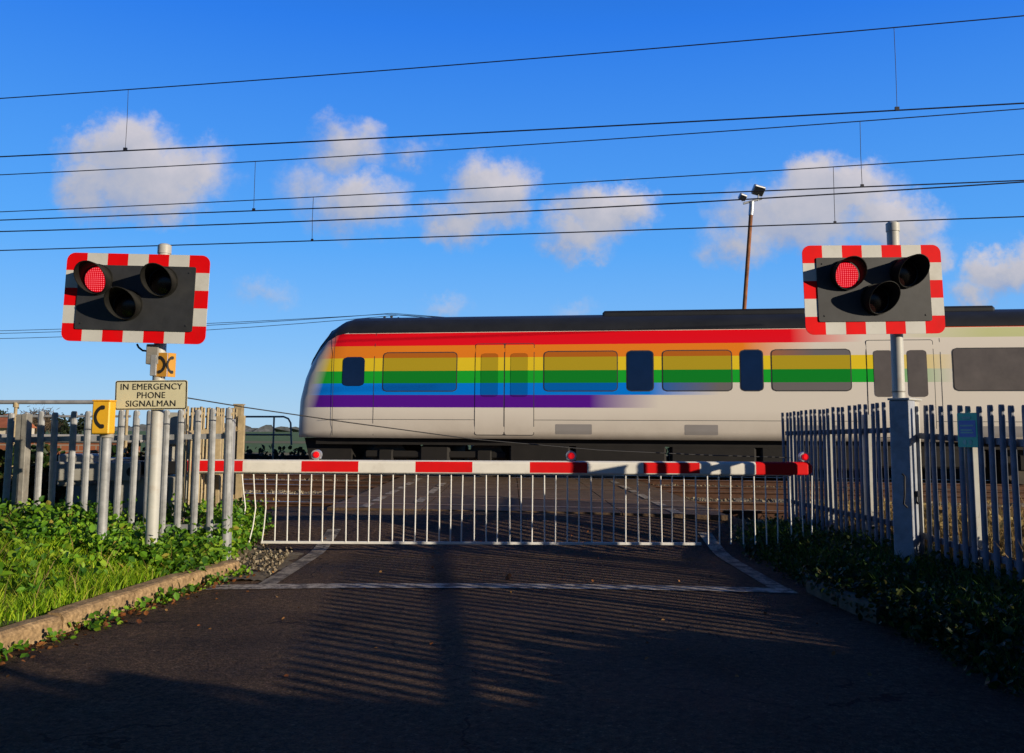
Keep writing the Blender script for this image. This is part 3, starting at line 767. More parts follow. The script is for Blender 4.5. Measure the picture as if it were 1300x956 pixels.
# post box under the right signal, with hasp and rusty cap
pb = at(1144, 600, YS - .15)
t = thing('post_box', (pb.x + .085, YS - .02, 0), 'tall square grey steel post box supporting the right signal', 'post box', None, radians(-40))
zt = at(1145, 508, YS - .15).z
g = MB(); g.box(-.085, .085, -.09, .09, 0, zt, 0, .006); g.build('casing', 'post_shade', t)
g = MB(); g.box(-.095, .095, -.10, .28, zt + .002, zt + .022, 0, .004); g.build('cap', 'pole_grey', t)
g = MB(); g.box(.0, .075, .12, .26, 0, zt - .005, 0, .006); g.build('side_panel', 'pole_grey', t)
g = MB(); g.tube([(.01, -.10, .98), (.035, -.115, .96), (.03, -.115, .80), (.02, -.115, .72), (.045, -.10, .69)], .008, 8); g.build('handle', 'black', t)
g = MB(); g.box(.087, .105, -.03, .06, .78, .83, 0, .004); g.tube([(.098, -.02, .785), (.098, -.02, .74), (.098, .01, .72), (.098, .04, .74), (.098, .04, .785)], .007, 8); g.build('padlock', 'black', t)

# ------------------------------------------------------------------ emergency signs and phones
sp = at(192, 501.5, YS - .08)
t = thing('emergency_sign', (sp.x, sp.y, sp.z), 'cream sign reading IN EMERGENCY PHONE SIGNALMAN on the left signal pole', 'sign', rotz=radians(2))
t.rotation_euler = (0, radians(-1.0), radians(2))
sw, sh = .635, .262
g = MB(); g.prism(rrect(-sw / 2, sw / 2, -sh / 2, sh / 2, .02)[::-1], 0, .006); g.build('sign_plate', 'cream', t)
g = MB()
o1 = rrect(-sw / 2 + .004, sw / 2 - .004, -sh / 2 + .004, sh / 2 - .004, .018); i1 = rrect(-sw / 2 + .013, sw / 2 - .013, -sh / 2 + .013, sh / 2 - .013, .012); n = len(o1)
g.add([(x, -.002, z) for x, z in o1] + [(x, -.002, z) for x, z in i1], [(i, i + n, (i + 1) % n + n, (i + 1) % n) for i in range(n)]); g.build('sign_border', 'ink', t)
for txt, zz, w in (('IN EMERGENCY', .072, .54), ('PHONE', -.004, .245), ('SIGNALMAN', -.078, .435)):
    text_mesh('lettering', txt, .078, 'ink', t, (0, -.003, zz), (pi / 2, 0, 0), w, 0.0, 1.06)
g = MB(); g.box(-.07, .07, .008, .02, -.03, .03); g.build('sign_clamp', 'galv_old', t)
# ochre phone plate, V folded
pp = at(207.5, 463, YS - .06)
t = thing('phone_plate', (pp.x, pp.y, pp.z), 'small ochre phone symbol plate bracketed to the left signal pole', 'sign')
g = MB(); g.box(-.070, .035, -.003, .003, -.108, .108, 0, .002); g.build('plate_face', 'ochre', t, (0, 0, 0), (0, 0, radians(-6)))
g = MB(); g.box(0, .085, -.003, .003, -.108, .108, 0, .002); f2 = g.build('plate_face', 'ochre', t, (.037, .002, 0), (0, 0, radians(58)))
handset(.145, -1).build('phone_symbol', 'ink', t, (-.01, -.006, 0), (0, 0, radians(-6)))
handset(.145, 1).build('phone_symbol', 'ink', f2, (.02, -.005, 0))
g = MB(); g.box(-.115, -.06, -.012, .05, -.10, .09, 0, .004); g.build('bracket', 'galv', t)
# yellow phone box on its post
YP = 8.0
fb = at(128, 530, YP - .1); gz = ground_z(fb.x, YP)
t = thing('emergency_phone', (fb.x, YP, gz), 'yellow emergency phone box on a grey post in front of the left fence', 'phone box')
zb = at(128, 551, YP - .1).z - gz; zt = at(128, 509, YP - .1).z - gz
g = MB(); g.tube([(0.015, 0, -.1), (0.015, 0, zb - .015)], .041, 18); g.build('post', 'galv', t)
g = MB(); g.box(-.078, .078, -.10, .02, zb, zt, 0, .010); bx_ = g.build('box', 'yellow', t, None, (0, 0, radians(-2)))
g = MB(); g.box(-.082, .082, -.106, .024, zt - .004, zt + .010, 0, .005); g.build('lid', 'yellow', bx_)
handset(.185, 1).build('phone_symbol', 'ink', bx_, (-.01, -.102, (zb + zt) / 2 + .005))
g = MB(); g.tube([(.015, 0, zb - .03), (.015, 0, zb)], .06, 18); g.build('collar', 'galv_old', t)

# green notice on the right fence
gp = at(1226, 546, 7.22)
t = thing('fence_notice', (FX - .02, 7.18, gp.z), 'green and blue notice fixed to the right palisade fence', 'sign', rotz=radians(-76))
nw, nh = .215, .27
g = MB(); g.prism(rrect(-nw / 2, nw / 2, -nh / 2, nh / 2, .01)[::-1], -.004, 0); g.build('notice_plate', 'green_sign', t)
g = MB(); g.box(-nw / 2 + .016, nw / 2 - .016, -.006, -.0045, -.055, .075); g.build('notice_panel', 'blue_sign', t)
g = MB()
for z, a, b_ in ((.10, -.05, .045), (.092, -.045, .04), (.035, -.075, .07), (.0, -.07, .055), (-.02, -.07, .065)): g.box(a, b_, -.0075, -.0065, z - .006, z + .006)
g.build('faded_print', 'pale_sign', t)
g = MB()
for x in (-.03, .03): g.prism([(x + .02 * cos(2 * pi * k / 16), -.095 + .02 * sin(2 * pi * k / 16)) for k in range(16)][::-1], -.0065, -.0045)
g.build('faded_emblem', 'pale_sign', t)
for sx in (-1, 1):
    pass
# ------------------------------------------------------------------ barrier
YB = 10.0
BXL, BXR = at(237, 592, YB).x, at(1030, 595, YB).x
bzl, bzr = at(240, 591.5, YB).z, at(1028, 595, YB).z
t = thing('crossing_barrier', (BXL, YB, bzl), 'lowered red and white barrier boom with hanging white bars across the road', 'barrier')
tilt = math.atan2(bzr - bzl, BXR - BXL); L = BXR - BXL
bands = [237, 310, 384, 456, 528, 600, 672.5, 745, 816, 887, 958, 1030]
bx = [(at(u, 592, YB).x - BXL) for u in bands]
g = MB()
prof = [(.050, -.066), (.056, -.055), (.056, .040), (.046, .060), (.025, .072), (-.025, .072), (-.046, .060), (-.056, .040), (-.056, -.055), (-.050, -.066)]
for i in range(11):
    a, b_ = bx[i], bx[i + 1]
    n = len(prof); vs = []
    secs = [a, b_] if i < 10 else [a, b_ - .06, b_ - .025, b_]
    scl = [1, 1] if i < 10 else [1, 1, .86, .55]
    for x, s in zip(secs, scl): vs += [(x, py * s, pz * s) for py, pz in prof]
    fs = []
    for k in range(len(secs) - 1): fs += [(k * n + j, (k + 1) * n + j, (k + 1) * n + (j + 1) % n, k * n + (j + 1) % n) for j in range(n)]
    if i == 10: fs.append(tuple(range((len(secs) - 1) * n, len(secs) * n)))
    if i == 0: fs.append(tuple(reversed(range(n))))
    # white top edge: top faces carry index 0
    o_ = len(g.v); g.v += vs
    for f in fs:
        top = all(vs[q][2] > .055 for q in f) or all(vs[q][2] < -.05 for q in f)
        g.f.append([q + o_ for q in f]); g.m.append(1 if (i % 2 == 0 and not (top and i < 9)) else 0); g.sm.append(False)
boom = g.build('boom', ['boom_white', 'boom_red'], t, None, (0, -tilt, 0))
g = MB(); g.box(bx[0], bx[10] + .4, -.012, .012, -.082, -.067); g.build('hanger_rail', 'white', boom)
bot = -(at(600, 689.5, YB).z - (bzl + bzr) / 2) * -1
zb_ = at(600, 689.5, YB).z - (bzl + bzr) / 2
first = None
u = 305.5; us = []
while u < 1032: us.append(u); u += 14.82
for i, u in enumerate(us):
    x = at(u, 640, YB).x - BXL
    if i < 3:
        g = MB(); k = (3 - i) / 3
        pts = [(x, 0, -.075), (x + .03 * k, 0, -.3), (x + .05 * k, .01, -.45), (x + .02 * k, 0, -.65), (x - .03 * k, -.02 * k, zb_)]
        g.tube(pts, .0078, 8); g.build('hanging_bar', 'white', boom); continue
    if first is None:
        g = MB(); g.tube([(0, 0, -.075), (0, 0, zb_)], .0078, 8); first = g.build('hanging_bar', 'white', boom, (x, 0, 0)); f_first = first
    else: copy_of(first, boom, (x, 0, 0), (R(-.012, .012), R(-.012, .012) * (2.0 if u > 985 else 1), 0))
xa, xm, xc = (at(u, 690, YB).x - BXL for u in (331, 740, 890))
g = MB(); g.box(xa, xm, -.012, .012, zb_ - .014, zb_ + .014, 0, .003); g.build('bottom_rail', 'white', boom)
g = MB(); g.box(xm + .004, xc, -.013, .013, zb_ - .012, zb_ + .017, 0, .003); g.build('bottom_rail', 'white', boom)
for u in (402, 725, 1021):
    x = at(u, 577, YB).x - BXL
    g = MB(); g.tube([(x, -.03, .128), (x, .05, .128), (x, .075, .128)], [.055, .055, .03], 18); g.box(x - .05, x + .05, -.025, .045, .085, .10, 0, .006); g.box(x - .02, x + .02, -.02, .03, .07, .087)
    l_ = g.build('boom_light', 'alu', boom)
    g = MB(); g.tube([(x, -.028, .128), (x, -.042, .128), (x, -.05, .128)], [.036, .034, .022], 18); g.build('lens', 'boom_lens', l_)
g = MB(); g.box(-.75, .03, -.07, .07, -.085, .05, 0, .008); g.build('boom_mount', 'black', boom)
# barrier machine behind the fence
t = thing('barrier_machine', (-3.95, 10.1, 0), 'beige grey barrier machine cabinet behind the left fence', 'barrier machine')
g = MB(); g.box(-.30, .34, -.22, .30, 0, .82, 0, .012)
for k in range(5): g.box(.05 + k * .055, .085 + k * .055, -.228, -.2205, .08, .76)
g.build('pedestal', 'cabinet', t)
g = MB(); g.box(.02, .28, -.06, .24, 1.16, 1.52, 0, .015); g.box(.08, .20, -.02, .20, .83, 1.158, 0, .01); g.build('upper_box', 'cabinet', t)
g = MB(); g.box(-.95, -.02, -.34, -.29, .78, .98, 0, .01); g.build('counterweight_arm', 'cabinet', t)
g = MB(); g.box(-.95, -.02, .12, .17, .78, .98, 0, .01); g.build('counterweight_arm', 'cabinet', t)
g = MB(); g.box(-.93, -.60, -.285, .115, .72, 1.06, 0, .02); g.build('counterweight', 'cabinet', t)
g = MB(); g.tube([(-.1, -.36, .88), (-.1, .22, .88)], .05, 16); g.build('pivot_shaft', 'black', t)
g = MB(); g.tube([(-.45, -.36, .70), (-.42, -.37, .5), (-.30, -.36, .42), (-.2, -.3, .35)], .018, 8); g.build('hose', 'black', t)
# small grey relay cabinet beside it
t = thing('relay_cabinet', (-4.75, 10.6, .05), 'low beige relay cabinet left of the barrier machine behind the fence', 'cabinet')
g = MB(); g.box(-.26, .26, -.2, .2, 0, .92, 0, .01); g.build('casing', 'cabinet', t)
g = MB(); g.box(-.23, .23, -.212, -.203, .08, .86, 0, .003); d_ = g.build('door', 'cabinet', t)
g = MB(); g.box(.15, .18, -.235, -.213, .45, .55, 0, .003); g.build('handle', 'black', d_)
g = MB(); g.box(-.3, .3, -.24, .24, .922, .95, 0, .006); g.build('lid', 'cabinet', t)

# ------------------------------------------------------------------ left background: handrail, brick wall, ivy
t = thing('handrail', (-6.6, 11.4, 0), 'grey tubular handrail above the brick wall at far left', 'handrail')
for v, r_ in ((510.5, .026), (528.5, .015)):
    a = at(-200, v, 11.4); b_ = at(166, v, 11.4)
    g = MB(); g.tube([(a.x + 6.6, 0, a.z), (b_.x + 6.6, 0, b_.z)], r_, 12); g.build('rail', 'galv', t)
for u in (-110, 20.5, 162):
    p = at(u, 511, 11.4); g = MB(); g.tube([(p.x + 6.6, 0.0, 0), (p.x + 6.6, 0.0, p.z - .03)], .02, 12); g.tube([(p.x + 6.6, 0, p.z - .06), (p.x + 6.6, 0, p.z + .0)], .034, 12); g.build('post', 'tan_steel', t)
t = thing('brick_wall', (-6.2, 11.75, 0), 'low red brick wall with pale concrete coping behind the left fence', 'wall')
wl, wr = at(-160, 560, 11.7).x + 6.2, at(172, 560, 11.7).x + 6.2; zc = at(80, 551.5, 11.7).z
g = MB(); g.box(wl, wr, -.11, .11, -.1, zc - .102); g.build('wall_body', 'brick', t)
g = MB(); g.box(wl - .03, wr + .03, -.15, .15, zc - .10, zc, 0, .015); g.build('coping', 'coping', t)
g = MB()
for _ in range(3000):
    x = R(-8.2, -4.7); y = 11.52 - abs(random.gauss(0, .25)); z = R(.05, 1) ** .8 * (1.06 + .07 * sin(x * 5) + .05 * sin(x * 13))
    leaf(g, (x, y, z), R(.06, .12), 0, .6, .8)
o = g.build('ivy', 'dark_ivy'); tag(o, 'dark ivy and brambles growing up the brick wall', 'ivy', None, 'stuff')
# far handrail beyond the tracks
t = thing('handrail', (-6.8, 25.2, 0), 'dark handrail with rounded end beyond the tracks left of the train', 'handrail')
o0 = Vector((-6.8, 25.2, 0))
g = MB(); g.tube([at(x, y, 25.2) - o0 for x, y in ((225, 529), (312, 529), (360, 529), (366, 531.5), (369, 537), (370, 565))], .026, 10); g.build('rail', 'galv_old', t)
g = MB(); g.tube([at(x, y, 25.2) - o0 for x, y in ((225, 551.5), (369, 552))], .026, 10); g.build('rail', 'galv_old', t)
for u in (240, 348):
    p = at(u, 529, 25.2) - o0; g = MB(); g.tube([(p.x, p.y, -.3), (p.x, p.y, p.z)], .026, 10); g.build('post', 'galv_old', t)

# ------------------------------------------------------------------ overhead lines
TRK = TS
def wire_pts(d0, pix):
    pts = [on_track(u, v, d0) for u, v in pix]
    # quadratic z(x) through the measured points, run on past both sides of the view
    X = [p.x for p in pts]; Z = [p.z for p in pts]
    def zf(x):
        s = 0
        for i in range(len(X)):
            t_ = Z[i]
            for j in range(len(X)):
                if i != j: t_ *= (x - X[j]) / (X[i] - X[j])
            s += t_
        return s
    return zf
def overhead(name, label, d0, cat_pix, con_pix, drops, rc, rw, extra=None):
    t = thing(name, (0, d0, 0), label, 'overhead line', 'overhead lines above the tracks')
    hw = 0.62 * d0 + 3
    for nm, pix, r_ in (('catenary_wire', cat_pix, rc), ('contact_wire', con_pix, rw)):
        zf = wire_pts(d0, pix); g = MB(); pts = [(x, -TS * x, zf(x)) for x in [-hw + 2 * hw * i / 24 for i in range(25)]]
        g.tube(pts, r_, 6, cap=False); g.build(nm, 'wire', t)
    zc_, zw = wire_pts(d0, cat_pix), wire_pts(d0, con_pix)
    for u, v in drops:
        x = on_track(u, v, d0).x; g = MB(); g.tube([(x, -TS * x, zc_(x)), (x + R(-.01, .01), -TS * x, (zc_(x) + zw(x)) / 2), (x, -TS * x, zw(x))], .0045 * d0 / 13.6, 6)
        g.box(x - .03, x + .03, -TS * x - .015, -TS * x + .015, zw(x) - .005, zw(x) + .05); g.build('dropper', 'wire', t)
    return t
overhead('overhead_line', 'highest catenary and contact wire pair over the nearest track', TR[0], [(0, 125), (650, 76.5), (1300, 20)], [(0, 199), (650, 166.5), (1300, 131)], [(161, 150), (1137, 90)], .0095, .0115)
overhead('overhead_line', 'middle catenary and contact wire pair over the second track', TR[1], [(0, 222), (650, 185), (1300, 138)], [(0, 279.5), (650, 255), (1300, 229)], [(323, 240), (1093, 190)], .0105, .0125)
overhead('overhead_line', 'lowest catenary and contact wire pair over the train', TR[2], [(0, 269), (650, 236.5), (1300, 196)], [(0, 318), (650, 297.5), (1300, 275)], [(397, 280), (1059, 250)], .012, .0145)
zf = wire_pts(16.6, [(0, 294), (650, 269), (1300, 231)]); g = MB(); g.tube([(x, -TS * x, zf(x)) for x in [-13 + 26 * i / 24 for i in range(25)]], .0125, 6, cap=False)
tag(g.build('feeder_wire', 'wire', None, (0, 16.6, 0)), 'single dark wire that meets the middle contact wire at right', 'overhead wire')
# slack cable from the left pole to the right fence
pts = [at(u, v, Y) for u, v, Y in ((199, 500, 8.2), (237, 505, 8.35), (310, 517, 8.7), (440, 536, 9.3), (600, 557.5, 10.0), (760, 571.5, 10.6), (900, 578, 11.3), (1003, 581, 11.95))]
g = MB(); g.tube(pts, .0055, 6); tag(g.build('slack_cable', 'black'), 'thin black cable sagging from the left signal pole towards the right fence', 'cable')

# distant pole line
def far_pole(u, v, Y, label, with_arm=True):
    p = at(u, v, Y)
    t = thing('telegraph_pole', (p.x, p.y, -.2), label, 'utility pole', 'poles of the distant power line')
    g = MB(); g.tube([(0, 0, 0), (0, 0, p.z + .1)], [.16, .11], 10); g.build('pole', 'timber', t)
    g = MB(); g.box(-.75, .75, -.06, .06, p.z - .15, p.z - .02); g.build('crossarm', 'timber', t, None, (0, radians(4), 0))
    for x, dz in ((-.6, .12), (0, .2), (.6, .05)):
        g = MB(); g.tube([(x, 0, p.z - .02), (x, 0, p.z + .09 + dz), (x, 0, p.z + .18 + dz)], [.05, .13, .05], 8); g.build('insulator', 'black', t)
    return Vector((p.x, p.y, p.z))
PY = 78
a = far_pole(497, 403, PY, 'distant wooden pole top with three insulators above the train roof')
b_ = far_pole(-420, 428, PY + 6, 'distant wooden power pole beyond the left edge')
c_ = far_pole(1500, 428, PY - 4, 'distant wooden power pole beyond the right edge')
for k, (dx, dz) in enumerate(((-.6, .28), (0, .36), (.6, .21))):
    g = MB()
    for s, e in ((b_, a), (a, c_)):
        pts = [Vector((s.x + (e.x - s.x) * t_ + dx, s.y + (e.y - s.y) * t_, s.z + dz + (e.z - s.z) * t_ - 1.1 * 4 * t_ * (1 - t_) * .5 - k * .3 * 4 * t_ * (1 - t_))) for t_ in [i / 16 for i in range(17)]]
        g.tube(pts, .026, 5, cap=False)
    tag(g.build('power_line', 'wire'), ('top', 'middle', 'lowest')[k] + ' thin distant power line wire low in the sky at left', 'power line', 'distant power line wires')

# floodlight pole
YF = 30
p0, p1 = at(944.5, 398, YF), at(954.5, 256, YF)
dirv = (p1 - p0); foot = p0 - dirv * ((p0.z + .2) / dirv.z)
t = thing('floodlight_pole', foot, 'leaning rusty pole with two floodlights rising behind the train', 'floodlight')
g = MB(); tp = p1 - foot; k2 = at(953.5, 270, YF) - foot
g.tube([(0, 0, 0), k2], [.075, .068], 12); g.build('pole', 'rust_pole', t)
g = MB(); g.tube([k2 - (k2 * .01), tp], .085, 12); g.build('sleeve', 'alu', t)
a = at(943.5, 258.5, YF) - foot; b_ = at(967, 252, YF) - foot
g = MB(); g.tube([a, b_], .04, 8); g.build('crossarm', 'alu', t)
for (u, v, w, h_, ry) in ((943, 250.5, .26, .22, 14), (963, 242, .42, .34, 10)):
    p = at(u, v, YF - .1) - foot
    g = MB(); g.box(-w / 2, w / 2, -.05, .10, -h_ / 2, h_ / 2, 0, .03); fl = g.build('floodlight', 'alu', t, p, (radians(34), radians(ry), radians(15)))
    g = MB(); g.box(-w / 2 + .03, w / 2 - .03, -.06, -.048, -h_ / 2 + .03, h_ / 2 - .03); g.build('glass', 'lamp_glass', fl)
    g = MB(); g.tube([p, (p.x, p.y + .1, (a.z + b_.z) / 2)], .025, 6); g.build('bracket', 'alu', t)

# ------------------------------------------------------------------ train
def livery(name, dark=1.0, rough=0.28, window=False):
    mt, nt, b = nmat(name); v = coords(nt)
    s = N(nt, 'ShaderNodeSeparateXYZ'); nt.links.new(v, s.inputs[0]); x, z = s.outputs[0], s.outputs[2]
    zn = mth(nt, 'DIVIDE', z, 4.0)
    W_ = (0.86, 0.80, 0.71) if not window else (0.40, 0.36, 0.34)
    st = [(0, W_), (1.56 / 4, (0.115, 0.006, 0.36)), (1.83 / 4, (0.0, 0.25, 0.98)), (2.105 / 4, (0.012, 0.47, 0.03)), (2.385 / 4, (0.95, 0.70, 0.02)), (2.675 / 4, (0.98, 0.27, 0.012)), (2.965 / 4, (0.94, 0.006, 0.014)), (3.265 / 4, (0.86, 0.80, 0.71))]
    c = ramp(nt, zn, st, 'CONSTANT')
    e = ramp(nt, zn, [(0, (0.0,) * 3), (1.56 / 4, (0.27,) * 3), (1.83 / 4, (0.40,) * 3), (2.105 / 4, (0.88,) * 3), (2.385 / 4, (0.90,) * 3), (2.675 / 4, (0.60,) * 3), (2.965 / 4, (0.70,) * 3), (3.265 / 4, (0,) * 3)], 'CONSTANT')
    end = mth(nt, 'MULTIPLY', e, 10.0)
    k = mth(nt, 'DIVIDE', mth(nt, 'SUBTRACT', end, x), 1.5)
    k = mth(nt, 'ADD', k, 0.5, clamp=True)
    nz = noise(nt, v, 30, 2)
    k = mth(nt, 'MULTIPLY', k, mth(nt, 'ADD', mth(nt, 'DIVIDE', mth(nt, 'SUBTRACT', x, mth(nt, 'ADD', mth(nt, 'MULTIPLY', z, .30), -5.0)), 0.35), 0.5, clamp=True))
    c = mixc(nt, k, W_ if not window else (0.33, 0.30, 0.30), c)
    # pale band and thin orange line on the rear of the coach
    bz_ = mth(nt, 'MULTIPLY', mth(nt, 'GREATER_THAN', z, 3.05), mth(nt, 'LESS_THAN', z, 3.25))
    kb = mth(nt, 'MULTIPLY', bz_, mth(nt, 'DIVIDE', mth(nt, 'SUBTRACT', x, 8.2), 2.0, clamp=True))
    c = mixc(nt, mth(nt, 'MULTIPLY', kb, .8), c, (0.60, 0.66, 0.26))
    ob = mth(nt, 'MULTIPLY', mth(nt, 'MULTIPLY', mth(nt, 'GREATER_THAN', z, 3.262), mth(nt, 'LESS_THAN', z, 3.29)), mth(nt, 'GREATER_THAN', x, 8.6))
    c = mixc(nt, ob, c, (0.75, 0.12, 0.03))
    # road grime towards the sill
    gr = noise(nt, v, 1.1, 6, .7)
    kk = mth(nt, 'MULTIPLY', mth(nt, 'MULTIPLY', mth(nt, 'DIVIDE', mth(nt, 'SUBTRACT', 1.5, z), .7, clamp=True), gr), .75)
    c = mixc(nt, kk, c, (0.22, 0.15, 0.09))
    if dark != 1.0: c = mixc(nt, 1.0, c, (dark, dark, dark), 'MULTIPLY')
    nt.links.new(c, b.inputs['Base Color']); b.inputs['Roughness'].default_value = rough
    b.inputs['Specular IOR Level'].default_value = 0.4
    return mt
M['livery'] = livery('rainbow_livery'); M['livery_win'] = livery('rainbow_window_film', .58, .06, True)
RZ = 0.30
ROT = -math.atan(TS)
t = thing('passenger_train', (0, TR[2], RZ), 'white electric train with horizontal rainbow stripes crossing behind the barrier', 'train', None, ROT)
prof = [(-1.34, .87), (-1.385, 1.05), (-1.39, 1.6), (-1.38, 2.3), (-1.355, 2.85), (-1.31, 3.1), (-1.255, 3.29), (-1.15, 3.45), (-.95, 3.60), (-.65, 3.70), (-.3, 3.755), (0, 3.77)]
prof = prof + [(-y, z) for y, z in prof[-2::-1]]
NPf = len(prof)
IDX_ROOF = 6
def loft(secs, name, mats, parent, capa=True, capb=True, roof=True):
    g = MB(); n = NPf
    for x, ky, kz, zoff in secs: g.v += [(x, y * ky, .87 + (z - .87) * kz + zoff) for y, z in prof]
    for k in range(len(secs) - 1):
        for j in range(n):
            j2 = (j + 1) % n
            g.f.append((k * n + j, (k + 1) * n + j, (k + 1) * n + j2, k * n + j2)[::-1]); g.m.append(1 if (roof and IDX_ROOF <= j < n - 1 - IDX_ROOF) else 0); g.sm.append(j != n - 1)
    if capa: g.f.append(tuple(range(n))); g.m.append(0); g.sm.append(False)
    if capb: g.f.append(tuple(reversed(range((len(secs) - 1) * n, len(secs) * n)))); g.m.append(0); g.sm.append(False)
    return g.build(name, mats, parent)
CE = 15.1
nose = [(-4.86, .72, .14, .02), (-4.85, .80, .26, .0), (-4.81, .86, .42, 0), (-4.71, .90, .56, 0), (-4.56, .93, .70, 0), (-4.37, .955, .82, 0), (-4.15, .975, .92, 0), (-3.92, .99, .975, 0), (-3.65, 1, 1, 0)]
loft(nose + [(-3.65 + (CE + 3.65) * i / 12, 1, 1, 0) for i in range(1, 13)], 'body', ['livery', 'roof_dark'], t)
loft([(15.6, 1, 1, 0), (22, 1, 1, 0), (35.2, 1, 1, 0)], 'rear_coach_body', ['livery', 'roof_dark'], t)
g = MB(); g.box(15.12, 15.58, -1.15, 1.15, .95, 3.5); g.build('gangway_bellows', 'black', t)
def side(z):   # half width of the body at height z
    for (a, b_) in zip(prof, prof[1:]):
        if a[1] <= z <= b_[1]: return -(a[0] + (b_[0] - a[0]) * (z - a[1]) / (b_[1] - a[1]))
    return 1.3
def pane(g, x0, x1, z0, z1, out, r=.07, mi=0, sgn=-1):
    """a rounded panel that follows the curve of the coach side"""
    poly = rrect(x0, x1, z0, z1, r, 4); n = len(poly)
    g.add([(x, sgn * (side(z) + out), z) for x, z in poly] + [(x, sgn * (side(z) - .03), z) for x, z in poly], [tuple(range(n)) if sgn < 0 else tuple(reversed(range(n)))] + [(i, i + n, (i + 1) % n + n, (i + 1) % n) for i in range(n)], mi)
def strip_pane(name, x0, x1, z0, z1, out, mat, parent, r=.07):
    # built in rows so that it bends with the side
    g = MB(); rows = 8
    zs = [z0 + (z1 - z0) * i / rows for i in range(rows + 1)]
    def inset(z):
        d = min(z - z0, z1 - z); return r - sqrt(max(0, r * r - (r - d) ** 2)) if d < r else 0
    zs = sorted(set(zs + [z0 + r * k / 4 for k in range(5)] + [z1 - r * k / 4 for k in range(5)]))
    for sgn in (-1,):
        vs = []
        for z in zs: i_ = inset(z); vs += [(x0 + i_, sgn * (side(z) + out), z), (x1 - i_, sgn * (side(z) + out), z)]
        fs = [(2 * i, 2 * i + 1, 2 * i + 3, 2 * i + 2) if sgn < 0 else (2 * i, 2 * i + 2, 2 * i + 3, 2 * i + 1) for i in range(len(zs) - 1)]
        g.add(vs, fs, 0, True)
    return g.build(name, mat, parent)
WZ0, WZ1 = 1.94, 2.80
def window(x0, x1, mat):
    f = strip_pane('window_frame', x0 - .022, x1 + .022, WZ0 - .022, WZ1 + .022, .004, 'seal', t, .10)
    strip_pane('pane', x0, x1, WZ0, WZ1, .009, mat, f, .08)
def door(x, mat='livery', wmat='livery_win', w=.66):
    f = strip_pane('door_seal', x - w - .014, x + w + .014, .945, 3.005, .004, 'seal', t, .05)
    for a, b_ in ((x - w, x - .012), (x + .012, x + w)):
        d_ = strip_pane('door_leaf', a, b_, .96, 2.99, .010, mat, f, .04)
        strip_pane('door_window', a + .13, b_ - .13, 1.80, 2.78, .015, wmat, d_, .07)
for x0, x1 in ((-2.75, -1.05), (.95, 2.55), (3.55, 5.0), (5.85, 7.45)): window(x0, x1, 'livery_win')
for x0, x1 in ((2.78, 3.33), (5.20, 5.65)): window(x0, x1, 'train_glass_blue')
door(0.05); door(8.45, 'livery', 'train_glass')
for x0, x1 in ((9.5, 11.2), (11.4, 12.9)): window(x0, x1, 'train_glass')
door(13.8, 'livery', 'train_glass')
for x0, x1 in ((16.4, 17.9), (18.1, 19.6), (22.2, 23.9), (24.1, 25.8), (28.6, 30.3), (30.5, 32.2)): window(x0, x1, 'train_glass')
for x in (20.9, 27.2, 33.6): door(x, 'train_grey', 'train_glass')
# cab side window and windscreen
f = strip_pane('cab_window', -3.72, -3.20, 2.05, 2.72, .006, 'train_glass_blue', t, .10)
for x in (-3.95, -2.98, 9.25, 13.0, 14.6, 18.0, 22.05, 28.4): strip_pane('body_joint', x, x + .012, .93, 3.28, .003, 'seal', t, .002)
strip_pane('sill_seam', -4.2, 15.05, 1.285, 1.295, .003, 'seal', t, .002)
for x0, x1 in ((1.2, 2.0), (4.0, 4.7), (6.2, 7.2), (10.0, 10.8)): strip_pane('vent_grille', x0, x1, .98, 1.20, .003, 'train_grey', t, .02)
g = MB(); g.tube([(-3.6, -1.262, 3.292), (15.05, -1.262, 3.292)], .014, 6); g.build('gutter', 'roof_dark', t)
g = MB(); pr = [(y, z) for y, z in prof if z > 2.2]
def nose_pt(x, y, z):
    for (a, b_) in zip(nose, nose[1:]):
        if a[0] <= x <= b_[0]:
            k = (x - a[0]) / (b_[0] - a[0]); return (x - .015, y * (a[1] + (b_[1] - a[1]) * k), .87 + (z - .87) * (a[2] + (b_[2] - a[2]) * k) + .012)
tops = [(y, z) for y, z in prof[7:NPf - 7]]; xs_ = [-4.62 + .065 * i for i in range(8)]
g.v = [nose_pt(x, y, z) for x in xs_ for y, z in tops]; n = len(tops)
for k in range(len(xs_) - 1):
    for j in range(n - 1): g.f.append((k * n + j, k * n + j + 1, (k + 1) * n + j + 1, (k + 1) * n + j)); g.m.append(0); g.sm.append(True)
g.build('windscreen', 'train_glass', t)
for sy in (-1, 1):
    g = MB(); g.tube([(-4.88, sy * .72, 1.45), (-4.80, sy * .72, 1.45)], .09, 14); g.build('headlight', 'alu', t)
# roof gear
for x0, x1, h_ in ((2.2, 6.9, 3.795), (7.6, 10.6, 3.79), (17, 20, 3.82), (24, 27, 3.82)):
    g = MB(); g.box(x0, x1, -.72, .72, 3.55, h_, 0, .05); g.build('roof_unit', 'roof_dark', t)
